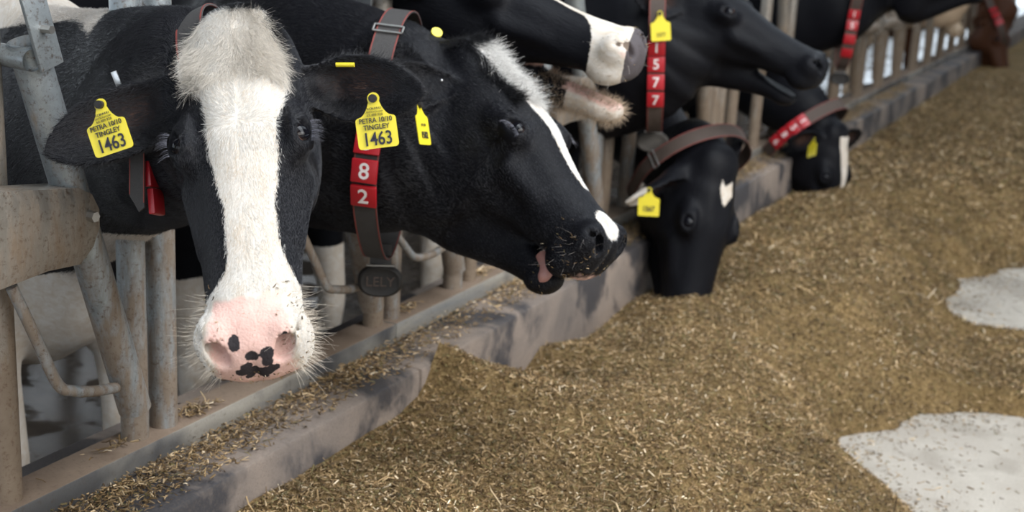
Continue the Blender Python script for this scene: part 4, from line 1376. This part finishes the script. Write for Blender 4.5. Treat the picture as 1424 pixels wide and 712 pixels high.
# ------------------------------------------------------------------ collars
def collar(info, c, n, width, digits, start, block, label, mat, droop=.06, weight=None, side=None, number_size=.03, group=None, buckle_at=None, flip=False, off=0.0, bare=False):
    """c: point on the neck axis, n: direction along the neck, start: angle (deg from the top, on the camera side) where the number blocks begin"""
    n = np.asarray(n, float); n /= np.linalg.norm(n)
    up = np.array([0, 0, 1.0]) if side is None else np.asarray(side, float)
    up = up - n * (up @ n); up /= np.linalg.norm(up)
    b = np.cross(n, up)
    if b @ (C0 - c) < 0: b = -b                       # b points to the camera side
    q = info['V'] - c
    Hh = info['H']
    m = (np.abs(q @ n) < width * .9) & (np.linalg.norm(q, axis=1) < .36) & ~((np.linalg.norm(Hh - [.2, 0, 0], axis=1) < .42) & (np.abs(Hh[:, 1]) > .125))
    if bare: m &= Hh[:, 0] < -.03
    a = np.arctan2(q[m] @ b, q[m] @ up); r = np.hypot(q[m] @ b, q[m] @ up)
    K = 72
    ang = np.linspace(-math.pi, math.pi, K, endpoint=False)
    R = np.array([max([rr for rr in r[np.abs((a - t + math.pi) % (2 * math.pi) - math.pi) < .12]] or [.12]) for t in ang])
    pts2 = np.stack([R * np.cos(ang), R * np.sin(ang)], 1)
    # convex outline
    Rc = np.array([max(p @ np.array([math.cos(t), math.sin(t)]) for p in pts2) for t in ang])
    R = Rc
    for _ in range(6): R = (np.roll(R, 1) + R * 2 + np.roll(R, -1)) / 4
    R = R + .005 + off
    db = (ang - math.pi + math.pi) % (2 * math.pi) - math.pi
    R = R + droop * np.exp(-(((np.abs(ang) - math.pi)) / .45) ** 2)
    def pt(t, off=0.0):
        t = (t + math.pi) % (2 * math.pi) - math.pi
        rr = np.interp(t, np.append(ang, math.pi), np.append(R, R[0])) + off
        return c + up * (rr * math.cos(t)) + b * (rr * math.sin(t))
    def fr_at(t):
        tg = pt(t + .02) - pt(t - .02); tg /= np.linalg.norm(tg)
        nn = n - tg * (n @ tg); nn /= np.linalg.norm(nn)
        o = np.cross(nn, tg)
        if o @ (pt(t) - c) < 0: o = -o
        return tg, nn, o
    root = empty('collar', pt(math.pi))
    tag(root, label, 'collar', group)
    th = np.linspace(-math.pi, math.pi, 97)
    def band(w0, w1, t0, t1):
        V = []; k = len(th)
        for t in th:
            tg, nn, o = fr_at(t)
            p_ = pt(t)
            for (w, h) in ((w0, t0), (w1, t0), (w1, t1), (w0, t1)): V.append(p_ + nn * w + o * h)
        F = []
        for i in range(k - 1):
            for j in range(4): F.append((i * 4 + j, i * 4 + (j + 1) % 4, i * 4 + 4 + (j + 1) % 4, i * 4 + 4 + j))
        return MB().add(V, F)
    st = band(-width/2, width/2, -.001, .002).build('strap', mat, root)
    for s in (-1, 1):
        band(s * (width/2 - .0015) - .0013, s * (width/2 - .0015) + .0013, -.0012, .0026).build('strap_edge', M['piping'], root)
    # number blocks march down the camera side
    t = math.radians(start)
    up_sign = 1
    for dg in digits:
        r_ = np.linalg.norm(pt(t) - c)
        dt = block / r_
        tm = t + dt / 2
        tg, nn, o = fr_at(tm)
        ydir = -tg if not flip else tg                     # towards the top of the neck
        xdir = np.cross(ydir, o)
        bl = MB().box((0, 0, 0), (width * 1.06, block * .96, .009), bev=.0022)
        bo = place('number_block', bl.mesh('number_block', True, 40), M['red'], frame_of(pt(tm, .007), xdir, ydir), root)
        if dg.strip(): place('digit', text_mesh('digit', dg, number_size, .0006), M['digit'], frame_of(pt(tm, .0118), xdir, ydir), bo)
        t += dt
    if buckle_at is not None:
        tb = math.radians(buckle_at)
        tg, nn, o = fr_at(tb); f = frame_of(pt(tb, .006), nn, -tg)
        w = width / 2 + .005
        MBk = MB()
        for yy in (-.010, .010): MBk.tube([(-w, yy, 0), (w, yy, 0)], .0024, 10)
        for xx in (-w, w): MBk.tube([(xx, -.010, 0), (xx, .010, 0)], .0024, 10)
        place('buckle', MBk.mesh('buckle'), M['steel'], f, root)
    if weight:
        wm, ww, wh, txt = weight
        tg, nn, o = fr_at(math.pi)
        bot = pt(math.pi, .0)
        look = C0 - bot; look[2] = 0; look /= np.linalg.norm(look)
        xd = np.cross(np.array([0, 0, 1.0]), look)
        # two short straps, a bar and the oval tag
        MB().box((0, 0, 0), (width * .92, .034, .006), bev=.001)
        lp = place('loop_strap', MB().box((0, 0, 0), (width * .95, .050, .007), bev=.0015).mesh('loop_strap'), mat, frame_of(bot + np.array([0, 0, .002]), xd, (0, 0, 1)), root)
        place('bar', MB().tube([(-width * .62, 0, 0), (width * .62, 0, 0)], .003, 10).mesh('bar'), M['steel'], frame_of(bot + look * .006 + np.array([0, 0, -.022]), xd, (0, 0, 1)), root)
        ov = []; F = []; k = 40
        prof = [(-.013, .55), (-.013, .80), (-.010, .95), (-.003, 1.0), (.005, .98), (.010, .92), (.012, .84), (.0105, .78), (.011, .40)]
        for z, s in prof:
            for i in range(k):
                a_ = 2 * math.pi * i / k
                ca, sa = math.cos(a_), math.sin(a_)
                ov.append((ww/2 * s * math.copysign(abs(ca) ** .85, ca), wh/2 * s * math.copysign(abs(sa) ** .85, sa), z))
        for i in range(len(prof) - 1):
            for j in range(k): F.append((i * k + j, i * k + (j + 1) % k, (i + 1) * k + (j + 1) % k, (i + 1) * k + j))
        F.append(list(range(k))[::-1]); F.append([(len(prof) - 1) * k + j for j in range(k)])
        wc = bot + np.array([0, 0, -.022 - wh / 2])
        wo = place('oval_sensor', MB().add(ov, F).mesh('oval_sensor', True, 50), M[wm], frame_of(wc, xd, (0, 0, 1)), root)
        if txt: place('lettering', text_mesh('lettering', txt, wh * .42, .0005), M['brown_strap'], frame_of(wc + look * .0125, xd, (0, 0, 1)), wo)
    return root


collar(I2, (P(545, 175, 2.70)), D(.99, -.14, .10), .050, ['1', '5', '8', '2'], 69, .050, 'grey strap collar with red blocks reading 582 below the tag, oval black sensor', M['strap'], droop=.05, weight=('rubber', .100, .074, 'LELY'), number_size=.046, buckle_at=28)
collar(I4, (P(912, 62, 4.15)), D(.99, -.02, .10), .050, ['1', '5', '7', '7'], 82, .050, 'collar with red blocks reading 1577 and a pale dusty oval sensor', M['brown_strap'], droop=-.03, weight=('dusty_rubber', .110, .070, None), number_size=.044, off=.016)

_a = I1['h2w']((-.045, 0, -.035)); _b = np.array([-1.33, 1.575, 1.13])
c1_ = collar(I1, _a * .68 + _b * .32, _a - _b, .045, ['1', '4', '6', '3'], 135, .046, 'collar hidden behind the nearest head, its grey strap end hanging below the ear', M['strap'], droop=.0, number_size=.040, bare=True, off=-.030)
for yy in (243, 281):
    place('number_block', MB().box((0, 0, 0), (.034, .040, .011), bev=.002).mesh('number_block', True, 40), M['red'], frame_of(P(212 + (yy - 243) * .14, yy, 1.95), D(.22, -.05, -.97), D(-.12, 1, 0)), c1_)
se = MB()
V_ = [(-.013, .068, -.0015), (.013, .068, -.0015), (.013, -.072, -.0015), (.004, -.078, -.0015), (-.013, -.052, -.0015)]
n_ = len(V_)
se.add(V_ + [(a, b, .0015) for a, b, _ in V_], [list(range(n_))[::-1], list(range(n_, 2 * n_))] + [(i, (i + 1) % n_, n_ + (i + 1) % n_, n_ + i) for i in range(n_)])
so_ = place('strap_end', se.mesh('strap_end'), M['strap'], frame_of(P(191, 224, 1.93), D(.96, 0, .28), D(.02, 1, 0)), c1_)
pe = MB()
for sx in (-1, 1): pe.box((sx * .0122, .002 if sx > 0 else .008, .0012), (.0016, .132 if sx > 0 else .118, .0016))
place('strap_edge', pe.mesh('strap_edge'), M['piping'], frame_of(P(191, 224, 1.93), D(.96, 0, .28), D(.02, 1, 0)), c1_)
collar(I5, P(955, 246, 4.36), D(.32, -.86, .40), .050, [], 80, .050, 'plain brown strap collar on the cow eating with its head down', M['brown_strap'], droop=.01, buckle_at=60)
collar(I6, P(1096, 208, 6.20), D(.52, -.80, .25), .060, ['1', '5', '8', '6'], 40, .050, 'blurred red numbered collar across the cow eating farther along', M['brown_strap'], droop=.01, number_size=.044)
collar(I7, P(1184, 15, 6.55), D(.985, -.14, .10), .055, ['1', '5', '8', '8'], 84, .050, 'blurred red collar hanging with a black oval sensor near the picture top', M['brown_strap'], droop=.07, weight=('rubber', .100, .066, None), number_size=.044, off=.016)

_a = I9['h2w']((-.045, 0, -.035)); _b = np.array([-1.30, 13.75, .80])
collar(I9, _a * .3 + _b * .7, _a - _b, .07, ['', '', ''], 60, .06, 'blurred red collar on the reddish brown cow at the far end', M['brown_strap'], droop=.0)
# ------------------------------------------------------------------ hair of the two nearest cows and whiskers
def sample_surface(info, n, mask_v, seed):
    "random points on faces whose vertices all satisfy mask_v"
    rng = np.random.default_rng(seed)
    V, F = info['V'], info['F']
    f = F[mask_v[F].all(1)]
    a, b, c, d = (V[f[:, i]] for i in range(4))
    nr = np.cross(c - a, d - b); ar = np.linalg.norm(nr, axis=1) + 1e-12
    nr = nr / ar[:, None]
    i = rng.choice(len(f), n, p=ar / ar.sum())
    u, v = rng.random(n)[:, None], rng.random(n)[:, None]
    p = a[i] * (1 - u) * (1 - v) + b[i] * u * (1 - v) + c[i] * u * v + d[i] * (1 - u) * v
    w = f[i]
    bl = lambda arr: arr[w[:, 0]] * (1 - u[:, 0]) * (1 - v[:, 0]) + arr[w[:, 1]] * u[:, 0] * (1 - v[:, 0]) + arr[w[:, 2]] * u[:, 0] * v[:, 0] + arr[w[:, 3]] * (1 - u[:, 0]) * v[:, 0]
    return p, nr[i], bl, rng


def fur(cow, info, prm, n, seed, light=(.72, .69, .645), width=.00055, len_=(.006, .010)):
    H = info['H']; R = info['R']
    face = (C0 - info['V']); face /= np.linalg.norm(face, axis=1)[:, None]
    nose = (info['pink'] > -.006) | (H[:, 0] > .55)
    m = (np.linalg.norm(H - [.2, 0, 0], axis=1) < .48) & ~nose & (H[:, 0] > -.12) & (H[:, 2] > -.30)
    # keep the eyes clear
    ex = prm.get('eye_x', .165)
    m &= (((H[:, 0] - ex) / .024) ** 2 + ((H[:, 2] - EYE_Z) / .018) ** 2 > 1) | (np.abs(H[:, 1]) < .07)
    p, nr, bl, rng = sample_surface(info, n, m, seed)
    view = ((C0 - p) * nr).sum(1) > -.25 * np.linalg.norm(C0 - p, axis=1)
    h = (p - info['O']) @ R / info['s']
    nh = nr @ R
    sx = np.tanh((h[:, 0] - .155) / .025)
    ear_ = np.abs(h[:, 1]) > .118
    dr = np.stack([sx, np.sign(h[:, 1]) * (.25 + .35 * (h[:, 0] < .16)), -.15 * np.ones(n)], 1)
    dr[ear_] = np.stack([-.1 * np.ones(ear_.sum()), np.sign(h[ear_, 1]) * 1.0, -.35 * np.ones(ear_.sum())], 1)
    w3 = np.stack([vnoise(h, 38, 1), vnoise(h, 38, 2), vnoise(h, 38, 3)], 1)
    dr = dr + w3 * .38
    dr = dr - nh * (dr * nh).sum(1)[:, None]
    dr /= np.linalg.norm(dr, axis=1)[:, None] + 1e-9
    lift = np.where(ear_, .20, .10)
    dr = dr + nh * lift[:, None] + rng.normal(0, .07, (n, 3))
    dr /= np.linalg.norm(dr, axis=1)[:, None]
    white = bl(info['white']) + rng.normal(0, .0022, n)
    L = rng.uniform(*len_, n)
    L = np.where((white < 0) & ~ear_, L * .62, L)
    L = np.where(h[:, 0] > .20, L * .62, L)
    col = np.where((white > 0)[:, None], np.array(light) * rng.uniform(.80, 1.08, (n, 1)), np.array([.010, .010, .013]) * rng.uniform(.6, 1.8, (n, 1)))
    k = view
    hairs('coat_hair', p[k] - info['fr'] * 0 , dr[k] @ R.T, L[k], width, col[k], cow, curl=.12, seed=seed)


def neck_fur(cow, info, n, seed, dirw, maxd=.85):
    H = info['H']
    m = (np.linalg.norm(H - [.2, 0, 0], axis=1) < maxd) & ((H[:, 0] < -.10) | (H[:, 2] < -.26) | (np.linalg.norm(H - [.2, 0, 0], axis=1) > .44))
    p, nr, bl, rng = sample_surface(info, n, m, seed)
    dw = np.asarray(dirw, float) + np.stack([vnoise(p, 12, 1), vnoise(p, 12, 2), vnoise(p, 12, 3)], 1) * .35
    dw = dw - nr * (dw * nr).sum(1)[:, None]
    dw /= np.linalg.norm(dw, axis=1)[:, None] + 1e-9
    dw = dw + nr * .14 + rng.normal(0, .08, (n, 3)); dw /= np.linalg.norm(dw, axis=1)[:, None]
    white = bl(info['white']) + rng.normal(0, .003, n)
    col = np.where((white > 0)[:, None], np.array([.66, .60, .54]) * rng.uniform(.8, 1.08, (n, 1)), np.array([.013, .013, .016]) * rng.uniform(.6, 1.8, (n, 1)))
    k = ((C0 - p) * nr).sum(1) > -.05
    hairs('neck_hair', p[k], dw[k], rng.uniform(.007, .013, n)[k], .0006, col[k], cow, curl=.1, seed=seed)


neck_fur(cow1, I1, 90000, 71, (-.8, .45, -.5))
neck_fur(cow2, I2, 70000, 72, (-.8, .35, -.5))


def tuft(name, cow, info, cond, n, seed, base_dir, length, light, curl=.4, width=.0006, whiteonly=None):
    H = info['H']; R = info['R']
    p, nr, bl, rng = sample_surface(info, n, cond(H), seed)
    h = (p - info['O']) @ R / info['s']
    nh = nr @ R
    d = base_dir(h, nh, rng)
    d /= np.linalg.norm(d, axis=1)[:, None]
    wv = np.stack([vnoise(h, 26, 4), vnoise(h, 26, 5), vnoise(h, 26, 6)], 1)
    d = d + wv * .8 + rng.normal(0, .12, (n, 3)); d /= np.linalg.norm(d, axis=1)[:, None]
    white = bl(info['white']) + rng.normal(0, .004, n)
    col = np.where((white > 0)[:, None], np.array(light) * rng.uniform(.75, 1.1, (n, 1)), np.array([.010, .010, .012]) * rng.uniform(.6, 2.0, (n, 1)))
    L = rng.uniform(length[0], length[1], n)
    hairs(name, p, d @ R.T, L, width, col, cow, curl=curl, npts=6, seed=seed)


fur(cow1, I1, prm1, 230000, 21, width=.00042)
fur(cow2, I2, prm2, 90000, 22, light=(.76, .75, .74), width=.00055)
tuft('poll_tuft', cow1, I1, lambda H: (H[:, 0] < .085) & (H[:, 0] > -.08) & (np.abs(H[:, 1]) < .085) & (H[:, 2] > .055), 15000, 31,
     lambda h, nh, r: np.stack([.8 + 0 * h[:, 0], h[:, 1] * 3, np.full(len(h), .0)], 1) + nh * .16, (.010, .026), (.76, .70, .62), curl=.25, width=.00042)
tuft('poll_tuft', cow2, I2, lambda H: (H[:, 0] < .12) & (H[:, 0] > -.08) & (np.abs(H[:, 1]) < .055) & (H[:, 2] > .06), 9000, 32,
     lambda h, nh, r: np.stack([np.full(len(h), .8), h[:, 1] * 7 , np.full(len(h), .1)], 1) + nh * .35, (.014, .032), (.78, .76, .73), curl=.3, width=.0006)
for cw, inf, sd in ((cow1, I1, 41), (cow2, I2, 42)):
    pr = prm1 if cw is cow1 else prm2
    def rim(H, pr=pr):
        ok = np.zeros(len(H), bool)
        for key in ('ear_l', 'ear_r'):
            o, R, L, W = pr[key]
            e = (H - o) @ R
            ok |= (e[:, 0] > .0) & (e[:, 0] < L * .9) & (np.abs(e[:, 1]) > W * .45) & (np.abs(e[:, 1]) < W * 1.2) & (np.abs(e[:, 2]) < .05)
        return ok & (np.abs(H[:, 1]) > .11)
    tuft('ear_fringe', cw, inf, rim, 5000, sd, lambda h, nh, r: nh * .9 + np.stack([h[:, 0] * 0, np.sign(h[:, 1]) * .8, -.2 + h[:, 0] * 0], 1), (.006, .016), (.02, .02, .02), curl=.3, width=.0004)


def whiskers(cow, info, n, seed, color, length=(.02, .055), width=.0005, region=None):
    H = info['H']
    m = region(H) if region else (H[:, 0] > .40) & (np.abs(H[:, 1]) > .045) & (H[:, 2] < .03)
    if m.sum() < 20: return
    p, nr, bl, rng = sample_surface(info, n, m, seed)
    R = info['R']; nh = nr @ R
    h = (p - info['O']) @ R / info['s']
    d = nh * .8 + np.stack([np.full(n, .15), np.sign(h[:, 1]) * .5, np.full(n, -.15)], 1) + rng.normal(0, .22, (n, 3))
    d /= np.linalg.norm(d, axis=1)[:, None]
    hairs('whiskers', p, d @ R.T, rng.uniform(*length, n), width, np.array(color) * rng.uniform(.7, 1.1, (n, 1)), cow, curl=.12, npts=6, seed=seed)


whiskers(cow1, I1, 170, 51, (.75, .66, .55), (.015, .042), .0004)
whiskers(cow1, I1, 500, 52, (.70, .62, .52), (.008, .022), .0004)
whiskers(cow2, I2, 60, 53, (.25, .22, .20), (.015, .035), .0005)
whiskers(cow3, I3, 3200, 54, (.50, .38, .27), (.008, .024), .0006, region=lambda H: (H[:, 0] > .28) & (H[:, 2] < -.09))
whiskers(cow3, I3, 50, 55, (.6, .55, .5), (.015, .03), .0005)


def lashes(cow, info, seed, sd, ex=.165, col=(.10, .10, .12)):
    rng = np.random.default_rng(seed); n = 55
    t = rng.uniform(-1, 1, n)
    h = np.stack([ex + t * .021, sd * (EYE_Y + .021 + .003 * (1 - t * t)), EYE_Z + .0125 - .006 * t * t], 1)
    d = np.stack([t * .3 - .1, np.full(n, sd * 1.0), np.full(n, .15)], 1) + rng.normal(0, .12, (n, 3))
    d /= np.linalg.norm(d, axis=1)[:, None]
    R = info['R']
    hairs('eyelashes', info['h2w'](h), d @ R.T, rng.uniform(.010, .020, n), .0005, np.tile(col, (n, 1)) * rng.uniform(.5, 2.2, (n, 1)), cow, curl=.05, npts=5, seed=seed, droop=R @ np.array([.25, 0, -.45]) * .8)


for sd in (1, -1):
    lashes(cow1, I1, 61 + sd, sd, col=(.07, .07, .085)); lashes(cow2, I2, 65 + sd, sd)

# tongue tip of the second cow
tg_ = [(.348, -.010, -.088), (.366, -.020, -.092), (.379, -.030, -.102), (.384, -.036, -.122)]
pts = I2['h2w'](spline(tg_, 6)); k = len(pts)
MB().tube(pts, list(np.linspace(.020, .012, k - 3)) + [.010, .007, .002], 16, r2=None).build('tongue', M['tongue'], cow2)


def nose_bits(cow, info, n, seed, cond, sz=(.003, .009)):
    m = cond(info['H'])
    p, nr, bl, rng = sample_surface(info, n, m, seed)
    o = scatter('feed_bits', p + nr * .0012, rng.uniform(*sz, n), rng.uniform(.0008, .002, n), .5, M['bits'], seed, None)
    o.parent = cow; o.matrix_parent_inverse = Matrix.Translation(-Vector(info['fr'])); o['kind'] = 'stuff'


nose_bits(cow1, I1, 90, 81, lambda H: (H[:, 0] > .40) & (H[:, 0] < .55) & (np.abs(H[:, 1]) > .035) & (H[:, 2] > -.03))
nose_bits(cow1, I1, 160, 82, lambda H: (H[:, 0] > .46) & (H[:, 2] < -.01), (.002, .006))
nose_bits(cow2, I2, 140, 83, lambda H: (H[:, 0] > .40) & (H[:, 0] < .55) & (H[:, 2] < .02), (.003, .010))
nose_bits(cow3, I3, 120, 84, lambda H: (H[:, 0] > .44) & (H[:, 0] < .55) & (np.abs(H[:, 1]) > .03), (.003, .010))
